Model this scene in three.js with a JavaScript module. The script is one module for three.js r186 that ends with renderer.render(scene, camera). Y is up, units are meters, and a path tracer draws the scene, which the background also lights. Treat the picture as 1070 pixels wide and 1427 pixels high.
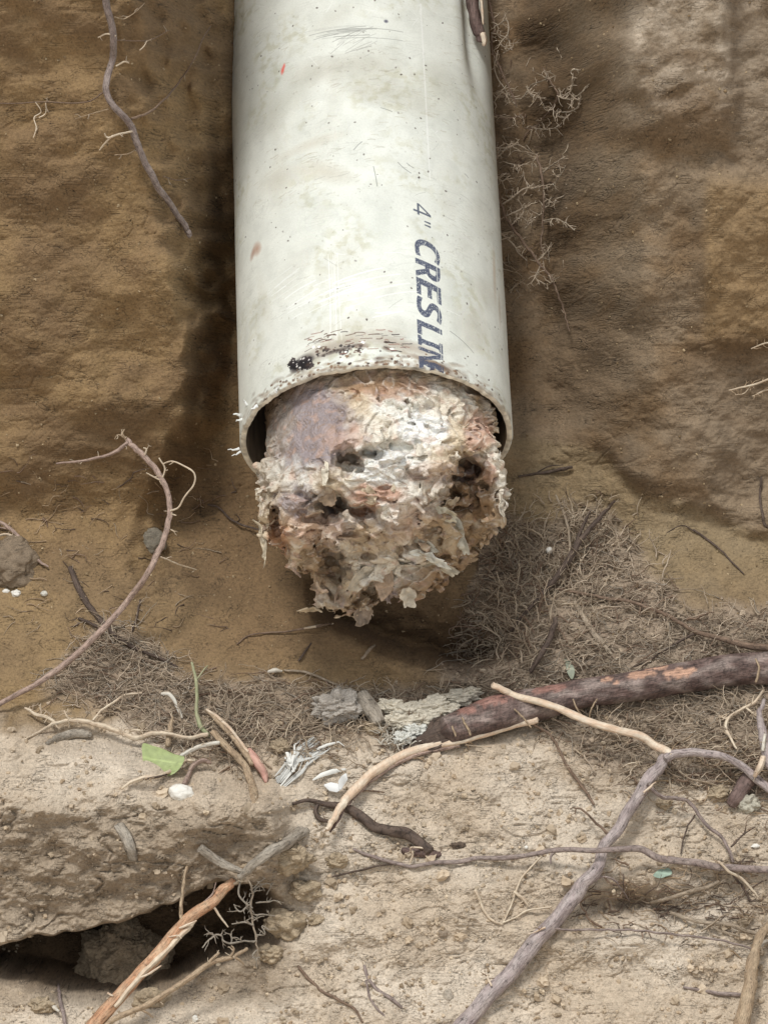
import * as THREE from 'three';
import { mergeGeometries } from 'three/addons/utils/BufferGeometryUtils.js';

// ------------------------------------------------------------------ camera, sky, sun, exposure
// lengths below are in millimetre-like units U (1 U = 0.304 mm, the scale of a 114 mm pipe); the work plane leans back with the bank
const S = 0.000304, CX = 535, CY = 713.5, DIST = 6579, PITCH = 40 * Math.PI / 180;
const cp = Math.cos(PITCH), sp = Math.sin(PITCH);
const W3 = (X, Y, Z, o = new THREE.Vector3()) => o.set(X * S, (Y * cp + Z * sp) * S, (-Y * sp + Z * cp) * S);
const scene = new THREE.Scene();
const camera = new THREE.PerspectiveCamera(2 * Math.atan(CY / DIST) * 180 / Math.PI, 767 / 1024, 0.05, 60);
W3(0, 0, DIST, camera.position);
camera.lookAt(0, 0, 0);
scene.add(camera);
const renderer = new THREE.WebGLRenderer({ antialias: true });
renderer.setSize(767, 1024);
renderer.toneMapping = THREE.LinearToneMapping;
renderer.toneMappingExposure = 1.1;
renderer.shadowMap.enabled = true;
{ // overcast sky: bright cloud cover overhead, dimmer to the horizon, cool white
  const w = 256, h = 128, d = new Float32Array(w * h * 4);
  for (let j = 0; j < h; j++) for (let i = 0; i < w; i++) {
    const el = ((j + 0.5) / h - 0.5) * Math.PI, az = (i + 0.5) / w * 2 * Math.PI, k = (j * w + i) * 4;
    let r, g, b;
    if (el > 0) {
      const s = Math.sin(el), c = 1 + 0.06 * Math.sin(az * 3 + s * 5) + 0.04 * Math.sin(az * 7 - s * 9);
      const L = (0.3 + 0.74 * s) * c;
      r = L * 0.97; g = L * 1.0; b = L * 1.03;
    } else { const L = 0.22; r = L * 1.05; g = L * 0.95; b = L * 0.8; }
    d[k] = r; d[k + 1] = g; d[k + 2] = b; d[k + 3] = 1;
  }
  const t = new THREE.DataTexture(d, w, h, THREE.RGBAFormat, THREE.FloatType);
  t.mapping = THREE.EquirectangularReflectionMapping; t.magFilter = THREE.LinearFilter; t.minFilter = THREE.LinearFilter; t.needsUpdate = true;
  scene.background = t; scene.environment = t;
}
const sun = new THREE.DirectionalLight(new THREE.Color(1, 0.965, 0.91), 2.0);
sun.position.set(-0.4, 1.9, 0.08); sun.castShadow = true; sun.shadow.radius = 22;
sun.shadow.mapSize.set(2048, 2048);
Object.assign(sun.shadow.camera, { left: -0.6, right: 0.6, top: 0.6, bottom: -0.6, near: 0.1, far: 6 });
scene.add(sun); scene.add(sun.target);

// ------------------------------------------------------------------ helpers
let seed = 7;
const rnd = () => { seed = (seed + 0x6d2b79f5) | 0; let t = Math.imul(seed ^ (seed >>> 15), 1 | seed); t = (t + Math.imul(t ^ (t >>> 7), 61 | t)) ^ t; return ((t ^ (t >>> 14)) >>> 0) / 4294967296; };
const rr = (a, b) => a + (b - a) * rnd();
const clamp = (x, a = 0, b = 1) => x < a ? a : x > b ? b : x;
const ss = (a, b, x) => { const t = clamp((x - a) / (b - a)); return t * t * (3 - 2 * t); };
const mix = (a, b, t) => a + (b - a) * t;
const PERM = new Uint8Array(512);
{ const p = [...Array(256).keys()]; for (let i = 255; i > 0; i--) { const j = Math.floor(rnd() * (i + 1)); [p[i], p[j]] = [p[j], p[i]]; } for (let i = 0; i < 512; i++) PERM[i] = p[i & 255]; }
const grad = (h, x, y, z) => { h &= 15; const u = h < 8 ? x : y, v = h < 4 ? y : h === 12 || h === 14 ? x : z; return ((h & 1) ? -u : u) + ((h & 2) ? -v : v); };
function n3(x, y, z) {
  const xi = Math.floor(x), yi = Math.floor(y), zi = Math.floor(z); x -= xi; y -= yi; z -= zi;
  const X = xi & 255, Y = yi & 255, Z = zi & 255, u = x * x * x * (x * (x * 6 - 15) + 10), v = y * y * y * (y * (y * 6 - 15) + 10), w = z * z * z * (z * (z * 6 - 15) + 10);
  const A = PERM[X] + Y, AA = PERM[A] + Z, AB = PERM[A + 1] + Z, B = PERM[X + 1] + Y, BA = PERM[B] + Z, BB = PERM[B + 1] + Z;
  const a = grad(PERM[AA], x, y, z), b = grad(PERM[BA], x - 1, y, z), c = grad(PERM[AB], x, y - 1, z), d = grad(PERM[BB], x - 1, y - 1, z);
  const e = grad(PERM[AA + 1], x, y, z - 1), f = grad(PERM[BA + 1], x - 1, y, z - 1), g = grad(PERM[AB + 1], x, y - 1, z - 1), i = grad(PERM[BB + 1], x - 1, y - 1, z - 1);
  const p = a + (b - a) * u, q = c + (d - c) * u, r = e + (f - e) * u, s = g + (i - g) * u, t = p + (q - p) * v, o = r + (s - r) * v;
  return t + (o - t) * w;
}
const fbm = (x, y, z, o) => { let s = 0, a = 1; for (let i = 0; i < o; i++) { s += a * n3(x, y, z); x = x * 2.03 + 17.1; y = y * 2.03 + 5.7; z = z * 2.03 + 3.3; a *= 0.5; } return s; };
const table = (T) => (v) => { // smooth interpolation of [[v, value], ...]
  const n = T.length; if (v <= T[0][0]) return T[0][1]; if (v >= T[n - 1][0]) return T[n - 1][1];
  let i = 0; while (v > T[i + 1][0]) i++;
  const sl = (k) => k <= 0 ? (T[1][1] - T[0][1]) / (T[1][0] - T[0][0]) : k >= n - 1 ? (T[n - 1][1] - T[n - 2][1]) / (T[n - 1][0] - T[n - 2][0]) : ((a, b) => a * b <= 0 ? 0 : 2 * a * b / (a + b))((T[k][1] - T[k - 1][1]) / (T[k][0] - T[k - 1][0]), (T[k + 1][1] - T[k][1]) / (T[k + 1][0] - T[k][0]));
  const h = T[i + 1][0] - T[i][0], t = (v - T[i][0]) / h, m0 = sl(i) * h, m1 = sl(i + 1) * h, t2 = t * t, t3 = t2 * t;
  return (2 * t3 - 3 * t2 + 1) * T[i][1] + (t3 - 2 * t2 + t) * m0 + (-2 * t3 + 3 * t2) * T[i + 1][1] + (t3 - t2) * m1;
};
const used = {};
const numbered = (n) => { used[n] = (used[n] ?? -1) + 1; return used[n] ? n + '_' + String(used[n]).padStart(3, '0') : n; };
function tag(o, label, category, group) { o.userData.label = label; o.userData.category = category; if (group) o.userData.group = group; return o; }
function shade(m) { m.castShadow = m.receiveShadow = true; return m; }
// a thing: a group at the base of its geometry, children = parts. parts: [[name, geometry, material, extra], ...] in world coordinates
function thing(name, label, category, parts, group) {
  const box = new THREE.Box3();
  for (const [, g] of parts) { g.computeBoundingBox(); box.union(g.boundingBox); }
  const base = new THREE.Vector3((box.min.x + box.max.x) / 2, box.min.y, (box.min.z + box.max.z) / 2);
  const o = new THREE.Group(); o.name = numbered(name); o.position.copy(base); scene.add(o); tag(o, label, category, group);
  for (const [n, g, m, x] of parts) {
    g.translate(-base.x, -base.y, -base.z);
    const k = shade(new THREE.Mesh(g, m)); k.name = n;
    if (x?.kind) k.userData.kind = x.kind; if (x?.label) k.userData.label = x.label;
    if (x?.sub) for (const [sn, sg, sm, sx] of x.sub) { sg.translate(-base.x, -base.y, -base.z); const q = shade(new THREE.Mesh(sg, sm)); q.name = sn; if (sx?.kind) q.userData.kind = sx.kind; k.add(q); }
    o.add(k);
  }
  return o;
}
function solo(name, label, category, geo, mat, group) {
  geo.computeBoundingBox(); const b = geo.boundingBox, base = new THREE.Vector3((b.min.x + b.max.x) / 2, b.min.y, (b.min.z + b.max.z) / 2);
  geo.translate(-base.x, -base.y, -base.z);
  const o = shade(new THREE.Mesh(geo, mat)); o.name = numbered(name); o.position.copy(base); scene.add(o); tag(o, label, category, group); return o;
}
// height textures for fine relief
function noiseTex(n, fn) {
  const d = new Uint8Array(n * n * 4);
  for (let j = 0; j < n; j++) for (let i = 0; i < n; i++) { const v = clamp(fn(i / n, j / n)) * 255, k = (j * n + i) * 4; d[k] = d[k + 1] = d[k + 2] = v; d[k + 3] = 255; }
  const t = new THREE.DataTexture(d, n, n); t.wrapS = t.wrapT = THREE.RepeatWrapping; t.magFilter = THREE.LinearFilter; t.minFilter = THREE.LinearMipmapLinearFilter; t.generateMipmaps = true; t.needsUpdate = true; return t;
}
// tileable fbm on a torus through four-corner blending
const tile = (f) => (x, y) => { const a = f(x, y), b = f(x - 1, y), c = f(x, y - 1), d = f(x - 1, y - 1), u = ss(0.7, 1, x), v = ss(0.7, 1, y); return mix(mix(a, b, u), mix(c, d, u), v); };
const sandTex = noiseTex(1024, tile((x, y) => { let v = 0.55 + 0.22 * fbm(x * 90, y * 130, 1, 3) + 0.14 * n3(x * 300, y * 300, 9); const c = n3(x * 50 + 3 * n3(x * 20, y * 20, 4), y * 110, 7); v -= 0.35 * ss(0.13, 0.0, Math.abs(c)) * ss(-0.1, 0.3, n3(x * 18, y * 18, 2)); return v; }));
const barkTex = noiseTex(512, tile((x, y) => 0.5 + 0.3 * fbm(x * 40, y * 9, 3, 3) + 0.15 * n3(x * 90, y * 70, 1)));
const crumpleTex = noiseTex(512, tile((x, y) => { const w = n3(x * 12, y * 12, 5) * 0.6; return 0.25 + 0.9 * Math.abs(n3(x * 22 + w, y * 22 - w, 1)) + 0.5 * Math.abs(n3(x * 60, y * 60 + w, 8)); }));
const grainTex = noiseTex(1024, tile((x, y) => { const c = n3(x * 50 + 3 * n3(x * 20, y * 20, 4), y * 110, 7); return 0.86 + 0.26 * n3(x * 260, y * 300, 14) + 0.2 * n3(x * 120, y * 150, 15) + 0.1 * fbm(x * 16, y * 16, 16, 2) - 0.42 * ss(0.1, 0.0, Math.abs(c)) * ss(-0.1, 0.3, n3(x * 18, y * 18, 2)) - 0.4 * ss(0.42, 0.6, n3(x * 170, y * 170, 19)); }));
const barkMap = noiseTex(512, tile((x, y) => 0.85 + 0.35 * fbm(x * 34, y * 8, 13, 3) + 0.25 * n3(x * 90, y * 60, 11) - 0.4 * ss(0.1, 0, Math.abs(n3(x * 26, y * 7, 17)))));
const rep = (t, r) => { const c = t.clone(); c.repeat.set(r, r); c.needsUpdate = true; return c; };
const std = (o) => new THREE.MeshStandardMaterial({ vertexColors: true, roughness: 0.95, metalness: 0, ...o });
const M = {
  sand: std({ map: rep(grainTex, 7), bumpMap: rep(sandTex, 7), bumpScale: 0.0009, roughness: 1 }),
  damp: std({ map: rep(grainTex, 6), bumpMap: rep(sandTex, 6), bumpScale: 0.0006, roughness: 0.96 }),
  bark: std({ map: rep(barkMap, 24), bumpMap: rep(barkTex, 24), bumpScale: 0.0005, roughness: 0.82 }),
  root: std({ map: rep(barkMap, 50), bumpMap: rep(barkTex, 50), bumpScale: 0.0003, roughness: 0.85 }),
  fine: std({ roughness: 0.85, side: THREE.DoubleSide }),
  clog: std({ bumpMap: rep(crumpleTex, 26), bumpScale: 0.0006, roughness: 0.62 }),
  sheet: std({ bumpMap: rep(crumpleTex, 30), bumpScale: 0.0005, roughness: 0.6, side: THREE.DoubleSide }),
  peel: std({ bumpMap: rep(barkTex, 40), bumpScale: 0.0003, roughness: 0.75 }),
  flake: std({ roughness: 0.6, side: THREE.DoubleSide }),
  stone: std({ map: rep(grainTex, 12), bumpMap: rep(sandTex, 12), bumpScale: 0.0003, roughness: 0.85 }),
  pebble: std({ roughness: 0.55 }),
  quartz: new THREE.MeshPhysicalMaterial({ vertexColors: true, roughness: 0.35, transmission: 0.15, thickness: 0.004, ior: 1.5 }),
  leaf: new THREE.MeshPhysicalMaterial({ vertexColors: true, roughness: 0.6, transmission: 0.3, thickness: 0, side: THREE.DoubleSide }),
};

// ------------------------------------------------------------------ ground: bank, dug-out channel round the pipe, sand floor
const RC = { x: 524.5, y: 612, z: 70 };                                  // centre of the pipe's open end
const pipeAxisZ = (b) => RC.z - 0.6 * (RC.y - b), pipeAxisX = (b) => RC.x - 0.0457 * (RC.y - b);
const baseZ = table([[-9000, -9600], [-1500, -760], [-600, 290], [-430, 410], [-360, 390], [-150, 250], [0, 170], [300, 40], [600, -105], [690, -145], [760, -128], [850, -85], [950, -35], [1080, 50], [1427, 135], [1560, 190], [1640, 420], [1800, 1250], [1870, 1400], [2100, 1600], [9500, 10400]]);  // unseen near wall below the frame, shaped to block low front sky light
const chanZ = table([[-800, 100], [-650, -250], [-450, -520], [-250, -460], [0, -370], [300, -315], [600, -235], [700, -212], [790, -175], [860, -128], [950, -54], [1000, -20]]);
const footY = table([[680, 606], [720, 602], [780, 611], [838, 626], [872, 660], [905, 688], [960, 698], [1010, 722], [1070, 742], [1300, 800]]);
const blockEdge = table([[300, 262], [560, 258], [610, 244], [690, 212], [720, 194], [815, 186], [835, 170]]);
const lumpEdge = table([[-300, 985], [0, 992], [40, 1000], [90, 1030], [190, 1045], [260, 1075], [330, 1085], [400, 1110]]);
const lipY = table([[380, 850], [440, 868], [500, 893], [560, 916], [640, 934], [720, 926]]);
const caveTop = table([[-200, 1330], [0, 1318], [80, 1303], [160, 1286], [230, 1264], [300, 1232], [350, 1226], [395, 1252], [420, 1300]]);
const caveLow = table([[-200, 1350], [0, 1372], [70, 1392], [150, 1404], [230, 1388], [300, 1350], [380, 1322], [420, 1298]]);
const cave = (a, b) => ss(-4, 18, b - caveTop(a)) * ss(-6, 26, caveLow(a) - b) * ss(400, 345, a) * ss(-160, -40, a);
const warp = (a, b) => { const z0 = baseZ(b), k = DIST / (DIST - z0); return [CX + (a - CX) * k, CY + (b - CY) * k]; };
const G2 = (a, b, x, y, rx, ry) => Math.exp(-(((a - x) / rx) ** 2 + ((b - y) / ry) ** 2));
function shape(u, v) { // smooth form of the ground above the work plane
  const [a, b] = warp(u, v);
  const w1 = 10 * n3(a / 70, b / 70, 2.2), w2 = 10 * n3(a / 70, b / 70, 8.8);
  const A = a + w1 + 6 * n3(a / 21, b / 21, 4.2), B = b + w2 + 6 * n3(a / 21, b / 21, 14.2);
  let z = baseZ(b);
  z += 330 * ss(800, 1500, Math.abs(a - CX)) * ss(1900, 900, b);
  z += (26 * n3(a / 150, b / 125, 81) + 16 * Math.abs(n3(a / 85, b / 75, 82)) - 5) * (1 - ss(620, 860, b));
  // slab left of the pipe
  const left = 1 - ss(300, 420, a);
  z += left * 28 * ss(0.5, 0, ss(640, 800, b)) ;
  z += 26 * G2(A, B, 40, -20, 110, 70) * ss(-40, 60, 70 - B + 0.15 * (A - 60));
  z -= 12 * G2(A, B, 60, 85, 140, 22);
  z += 12 * G2(A, B, 60, 480, 90, 130);
  z += 10 * ss(20, -20, B - (690 + 0.16 * A + 12 * n3(a / 30, 3, 1))) * ss(-200, -5, B - (690 + 0.16 * A)) * (1 - ss(90, 150, A)) ;
  // right bank
  const fy = footY(A), above = ss(22, -22, B - fy), right = ss(690, 730, a);
  z += right * above * 38 * Math.exp(-Math.max(0, fy - B) / 140);
  z += right * 24 * G2(A, B, 925, 610, 75, 65) * above;
  z += 34 * ss(845, 880, A + 14 * n3(b / 40, 1, 1)) * ss(1036, 1004, A) * ss(-200, 0, B) * ss(212, 150, B - 0.12 * (A - 900)) ;
  z -= 20 * G2(A, B, 885, 215, 70, 22);
  z -= 10 * G2(A, B, 965, 195, 34, 9);
  z += 24 * ss(955, 992, A - 0.35 * Math.max(0, B - 400)) * ss(200, 270, B) * ss(505, 460, B + 0.1 * (A - 1000));
  // channel dug round the pipe
  const dx = a - pipeAxisX(Math.min(b, 640));
  let w;
  if (dx < 0) { const e = pipeAxisX(b) - blockEdge(b) ; w = 1 - ss(e - 62, e + 14 + 80 * ss(460, 150, b), -dx + w1 * 1.3 + 16 * n3(a / 24, b / 30, 55)); }
  else w = 1 - ss(235, 400 + 50 * n3(b / 110, 4, 4), dx + w2 * 1.5);
  w *= 1 - ss(740, 930, b);
  z -= 80 * G2(A, B, 285, 690, 62, 66) * ss(-14, 10, a - blockEdge(b));
  const c = chanZ(b) + (dx < 0 ? 150 * ss(430, 120, b) * ss(120, 200, -dx) : -20 * ss(200, 420, b) * ss(640, 560, b));
  if (c < z) z = mix(z, c, w);
  // hollow under the clog
{ const q = lipY(A) - B; z -= 150 * ss(-2, 18, q) * Math.exp(-Math.max(0, q - 24) / 60) * ss(425, 470, A) * ss(740, 660, A); z += 10 * Math.exp(-((q + 14) ** 2) / 200) * ss(425, 470, A) * ss(740, 660, A); }
  z += 34 * G2(A, B, 735, 880, 95, 62) + 16 * G2(A, B, 805, 780, 70, 50);
  z += (16 * n3(a / 120, b / 70, 85) + 7 * n3(a / 48, b / 34, 86)) * ss(1000, 1080, b);
  // right lower hollows
  z -= 46 * G2(A, B, 880, 1265, 70, 22) + 20 * G2(A, B, 1010, 1235, 60, 25);
  z -= 22 * G2(A, B, 890, 1045, 95, 38);
  z -= 8 * G2(A, B, 740, 1140, 170, 30);
  // lump of sand, lower left, with a cavity under it
  const le = lumpEdge(A), side = ss(425, 375, A + 0.12 * Math.abs(B - 1190));
  const side2 = ss(418, 394, A + 0.12 * Math.abs(B - 1190)) * ss(1090, 1130, B);
  z += 16 * side2 * ss(1340, 1290, B);
  const top = ss(le - 10, le + 26, B) * side;
  const down = ss(1100, 1300, B);
  z += top * (78 - 104 * down + 10 * n3(a / 55, b / 40, 3)) * (1 - ss(1385, 1440, B));
  z += 14 * G2(A, B, 262, 1185, 40, 46) * side;
  z -= 230 * cave(A, B);
  z -= 14 * G2(A, B, 400, 1280, 26, 40);
  z += 22 * G2(A, B, 400, 1150, 40, 40) + 14 * G2(A, B, 330, 1110, 50, 26) + 12 * G2(A, B, 430, 1060, 60, 24);
  return z;
}
// where the floor is matted with fine roots, left and right (0..1)
const upL = table([[40, 960], [100, 905], [150, 858], [200, 880], [260, 935], [350, 938], [450, 952], [640, 955]]), loL = table([[40, 975], [120, 985], [180, 1010], [260, 1050], [340, 1062], [450, 1030], [640, 1028]]);
const upR = table([[600, 930], [640, 865], [700, 705], [760, 735], [800, 700], [850, 712], [900, 770], [960, 838], [1100, 842]]), loR = table([[600, 975], [700, 1000], [780, 1040], [860, 1090], [940, 1098], [1100, 1130]]);
const zoneL = (a, b) => { const q = 16 * n3(a / 40, b / 30, 6.1); return ss(-10, 22, b - upL(a) + q) * ss(-10, 26, loL(a) - b + q) * ss(40, 90, a) * ss(660, 610, a); };
const zoneR = (a, b) => { const q = 18 * n3(a / 40, b / 30, 7.1); return ss(-10, 26, b - upR(a) + q) * ss(-10, 30, loR(a) - b + q) * ss(600, 640, a); };
const matZone = (a, b) => clamp(Math.max(zoneL(a, b), zoneR(a, b), 0.6 * Math.exp(-(((a - 900) / 110) ** 2 + ((b - 1255) / 30) ** 2))));
function relief(a, b, u, v) { // rough relief on top of the smooth form
  const mz = matZone(a, b), floor = ss(960, 1040, b), lump = ss(430, 370, a) * ss(1090, 1130, b) * ss(1345, 1300, b);
  let z = 5 * Math.abs(n3(u / 48, v / 38, 71)) * (1 - floor) - 2.5 * ss(0.2, 0.55, n3(u / 30, v / 22, 72)) * ss(0, 0.4, n3(u / 120, v / 100, 73)) + 9 * fbm(u / 95, v / 80, 1.5, 3) + (1.9 + 5 * lump + 1.6 * floor + 0.9 * ss(560, 700, a) * (1 - floor)) * fbm(u / 22, v / 17, 4.5, 3) * 1.2 + 5 * lump * Math.abs(n3(u / 34, v / 24, 15));
  const rid = n3(u / 34 + n3(u / 60, v / 60, 9), v / 15, 11.5);
  z -= 1.8 * floor * ss(0.1, 0, Math.abs(n3(u / 13 + 2 * n3(u / 30, v / 30, 19), v / 6, 18))) * ss(-0.1, 0.3, n3(u / 40, v / 40, 17));
  z -= (1.6 + 2.4 * floor + 3 * lump) * ss(0.1, 0, Math.abs(rid)) * ss(-0.05, 0.25, n3(u / 70, v / 50, 12));
  z += (0.7 + 0.6 * floor + 1.0 * lump) * fbm(u / 6.8, v / 4.2, 2.5, 3);
  z += mz * (9 * Math.abs(n3(u / 26, v / 20, 21)) + 5 * Math.abs(n3(u / 9, v / 8, 22)) - 5);
  const crack = n3(u / 130 + 0.6 * n3(u / 40, v / 40, 31), v / 90, 30);
  z -= 3 * ss(0.03, 0, Math.abs(crack)) * ss(0.15, 0.4, n3(u / 150, v / 150, 33)) * (1 - floor * 0.6);
  return z;
}
const groundZ = (u, v) => { const [a, b] = warp(u, v); return shape(u, v) + 9 * fbm(u / 95, v / 80, 1.5, 3); };
// the point of the ground that a place of the picture shows, raised by `lift`
function at(px, py, lift = 0, o) {
  let z = groundZ(px, py), u = px, v = py;
  for (let i = 0; i < 5; i++) { const f = (DIST - z - lift) / DIST; u = CX + (px - CX) * f; v = CY + (py - CY) * f; z = mix(z, groundZ(u, v), i < 2 ? 1 : 0.6); }
  const f = (DIST - z - lift) / DIST;
  return W3((px - CX) * f, (CY - py) * f, z + lift, o);
}
const atZ = (px, py, z, o) => { const f = (DIST - z) / DIST; return W3((px - CX) * f, (CY - py) * f, z, o); };
{
  const axis = (lo, hi, step, end0, end1) => { const r = []; for (let x = lo; x <= hi; x += step) r.push(x); let s = step, x = lo; while (x > end0) { s *= 1.22; x -= s; r.unshift(x); } s = step; x = r[r.length - 1]; while (x < end1) { s *= 1.22; x += s; r.push(x); } return r; };
  const us = axis(-40, 1110, 1.75, -7000, 8000), vs = axis(-50, 1500, 1.75, -7000, 9000), nu = us.length, nv = vs.length;
  const pos = new Float32Array(nu * nv * 3), uv = new Float32Array(nu * nv * 2), col = new Float32Array(nu * nv * 3), zone = new Uint8Array(nu * nv), P = new THREE.Vector3();
  const C = { ochre: [0.31, 0.205, 0.10], brown: [0.21, 0.135, 0.07], grey: [0.27, 0.205, 0.14], sand: [0.55, 0.452, 0.342], pale: [0.65, 0.56, 0.45], mat: [0.38, 0.30, 0.225], olive: [0.31, 0.235, 0.135], deep: [0.15, 0.092, 0.045] };
  const bl = (c, d, t) => { c[0] += (d[0] - c[0]) * t; c[1] += (d[1] - c[1]) * t; c[2] += (d[2] - c[2]) * t; };
  for (let j = 0; j < nv; j++) for (let i = 0; i < nu; i++) {
    const u = us[i], v = vs[j], k = j * nu + i, [a, b] = warp(u, v);
    const near = a > -200 && a < 1300 && b > -200 && b < 1650;
    const z = shape(u, v) + (near ? relief(a, b, u, v) : 9 * fbm(u / 95, v / 80, 1.5, 3) + 40 * n3(u / 400, v / 400, 3));
    W3(u - CX, CY - v, z, P); pos[k * 3] = P.x; pos[k * 3 + 1] = P.y; pos[k * 3 + 2] = P.z;
    uv[k * 2] = u * S; uv[k * 2 + 1] = -v * S;
    // soil colours: damp ochre subsoil left, browner right, pale dry sand on the floor; deep also paints shade into hollows
    const q = fbm(u / 140, v / 110, 41, 3), q2 = fbm(u / 30, v / 26, 43, 3), q3 = n3(u / 3.5, v / 3.2, 44), q4 = n3(u / 9, v / 8, 45);
    const c = [...C.ochre]; const R = ss(520, 640, a);
    bl(c, C.grey, R * 0.85); bl(c, C.brown, clamp(0.45 + q * 1.6 + 0.5 * q2) * 0.85);
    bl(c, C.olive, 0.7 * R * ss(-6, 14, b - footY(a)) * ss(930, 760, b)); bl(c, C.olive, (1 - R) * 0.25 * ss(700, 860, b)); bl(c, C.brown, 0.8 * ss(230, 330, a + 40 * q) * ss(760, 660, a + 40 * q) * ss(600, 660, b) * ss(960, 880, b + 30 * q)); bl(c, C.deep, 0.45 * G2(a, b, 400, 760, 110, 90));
    bl(c, C.pale, 0.55 * ss(845, 890, a) * ss(210, 120, b) * clamp(0.6 + q2)); bl(c, C.grey, 0.6 * ss(1010, 1020, a) * ss(260, 200, b));
    bl(c, C.ochre, 0.75 * ss(970, 990, a) * ss(230, 280, b) * ss(500, 460, b));
    bl(c, C.deep, 0.8 * G2(a, b, 285, 690, 70, 70)); bl(c, C.deep, 0.6 * R * ss(0.1, 0.5, q) * ss(650, 500, b)); bl(c, C.deep, 0.5 * G2(a, b, 780, 150, 60, 120) + 0.55 * G2(a, b, 790, 500, 90, 90)); bl(c, C.grey, 0.7 * ss(900, 1000, a) * ss(470, 540, b) * ss(700, 660, b));  // shade of the gap and recesses painted in, plus random dark soil
    const fl = ss(985, 1050, b + 22 * q2 - 0.02 * (a - 500));
    bl(c, C.sand, fl); bl(c, C.pale, fl * clamp(0.35 + q * 1.4));
    const lump = ss(430, 370, a) * ss(1100, 1150, b + 16 * q2) * ss(1420, 1380, b); bl(c, C.grey, 0.75 * lump); bl(c, C.sand, lump * 0.4 * clamp(q2 + 0.4));
    bl(c, C.mat, matZone(a, b) * 0.85);
    bl(c, C.deep, 0.9 * Math.max(cave(a, b), ss(-2, 14, lipY(a) - b) * ss(120, 40, lipY(a) - b) * ss(425, 470, a) * ss(740, 660, a)));  // shade of the cave and clog hollow painted into the soil colour
    const m = 1 + 0.10 * q2 + 0.13 * q3 + 0.10 * q4;
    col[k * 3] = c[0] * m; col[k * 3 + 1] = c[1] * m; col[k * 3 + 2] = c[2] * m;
    zone[k] = b + 12 * q2 > 950 ? 1 : 0;
  }
  const idx = [[], []];
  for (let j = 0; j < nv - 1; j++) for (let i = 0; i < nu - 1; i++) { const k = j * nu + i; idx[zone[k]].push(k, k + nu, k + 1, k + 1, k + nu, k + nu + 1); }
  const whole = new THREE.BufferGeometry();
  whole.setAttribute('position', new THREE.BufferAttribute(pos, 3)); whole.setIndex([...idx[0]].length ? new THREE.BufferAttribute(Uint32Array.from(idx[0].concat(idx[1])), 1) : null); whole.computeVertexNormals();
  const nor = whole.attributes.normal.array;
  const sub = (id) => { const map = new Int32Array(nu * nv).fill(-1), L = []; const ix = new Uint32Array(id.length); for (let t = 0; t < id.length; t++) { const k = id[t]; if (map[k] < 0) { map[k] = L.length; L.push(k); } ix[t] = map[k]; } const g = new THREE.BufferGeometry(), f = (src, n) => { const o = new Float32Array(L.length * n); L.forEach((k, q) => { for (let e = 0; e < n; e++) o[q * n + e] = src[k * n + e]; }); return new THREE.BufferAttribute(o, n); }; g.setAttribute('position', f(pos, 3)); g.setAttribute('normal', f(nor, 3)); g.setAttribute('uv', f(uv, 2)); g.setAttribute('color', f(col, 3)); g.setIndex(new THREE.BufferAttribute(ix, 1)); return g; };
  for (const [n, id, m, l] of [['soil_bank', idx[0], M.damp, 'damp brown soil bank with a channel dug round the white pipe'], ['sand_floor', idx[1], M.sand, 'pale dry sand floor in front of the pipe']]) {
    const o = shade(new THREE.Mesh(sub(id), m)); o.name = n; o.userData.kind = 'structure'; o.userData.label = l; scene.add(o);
  }
}
// a thin ragged ribbon through [x, y, z, width] in plane units, two faces and an edge
function strip(pts, c, thick = 0.9, dir = new THREE.Vector3(0, 0, 1)) {
  const pos = [], ix = [], col = [], P = new THREE.Vector3(), tq = new THREE.Vector3(), sd = new THREE.Vector3();
  pts.forEach((p, i) => { const a = pts[Math.max(0, i - 1)], b = pts[Math.min(pts.length - 1, i + 1)]; tq.set(b[0] - a[0], b[1] - a[1], b[2] - a[2]).normalize(); sd.crossVectors(tq, dir).normalize();
    const nn = new THREE.Vector3().crossVectors(sd, tq).normalize();
    for (const [s, t] of [[-1, 0.5], [0, 1.0], [1, 0.5], [1, -0.5], [0, -1.0], [-1, -0.5]]) { const w = p[3] * 0.5 * s, h = thick * t; W3(p[0] + sd.x * w + nn.x * h, p[1] + sd.y * w + nn.y * h, p[2] + sd.z * w + nn.z * h, P); pos.push(P.x, P.y, P.z); const m = rr(0.85, 1.1); col.push(c[0] * m, c[1] * m, c[2] * m); } });
  for (let i = 0; i < pts.length - 1; i++) for (let k = 0; k < 6; k++) { const a = i * 6 + k, b = i * 6 + (k + 1) % 6; ix.push(a, b, a + 6, b, b + 6, a + 6); }
  const e = (pts.length - 1) * 6; for (const o of [0, e]) ix.push(o, o + 1, o + 5, o + 1, o + 4, o + 5, o + 1, o + 2, o + 4, o + 2, o + 3, o + 4);
  const g = new THREE.BufferGeometry(); g.setAttribute('position', new THREE.Float32BufferAttribute(pos, 3)); g.setAttribute('color', new THREE.Float32BufferAttribute(col, 3)); g.setIndex(ix); g.computeVertexNormals(); return g;
}

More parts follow.
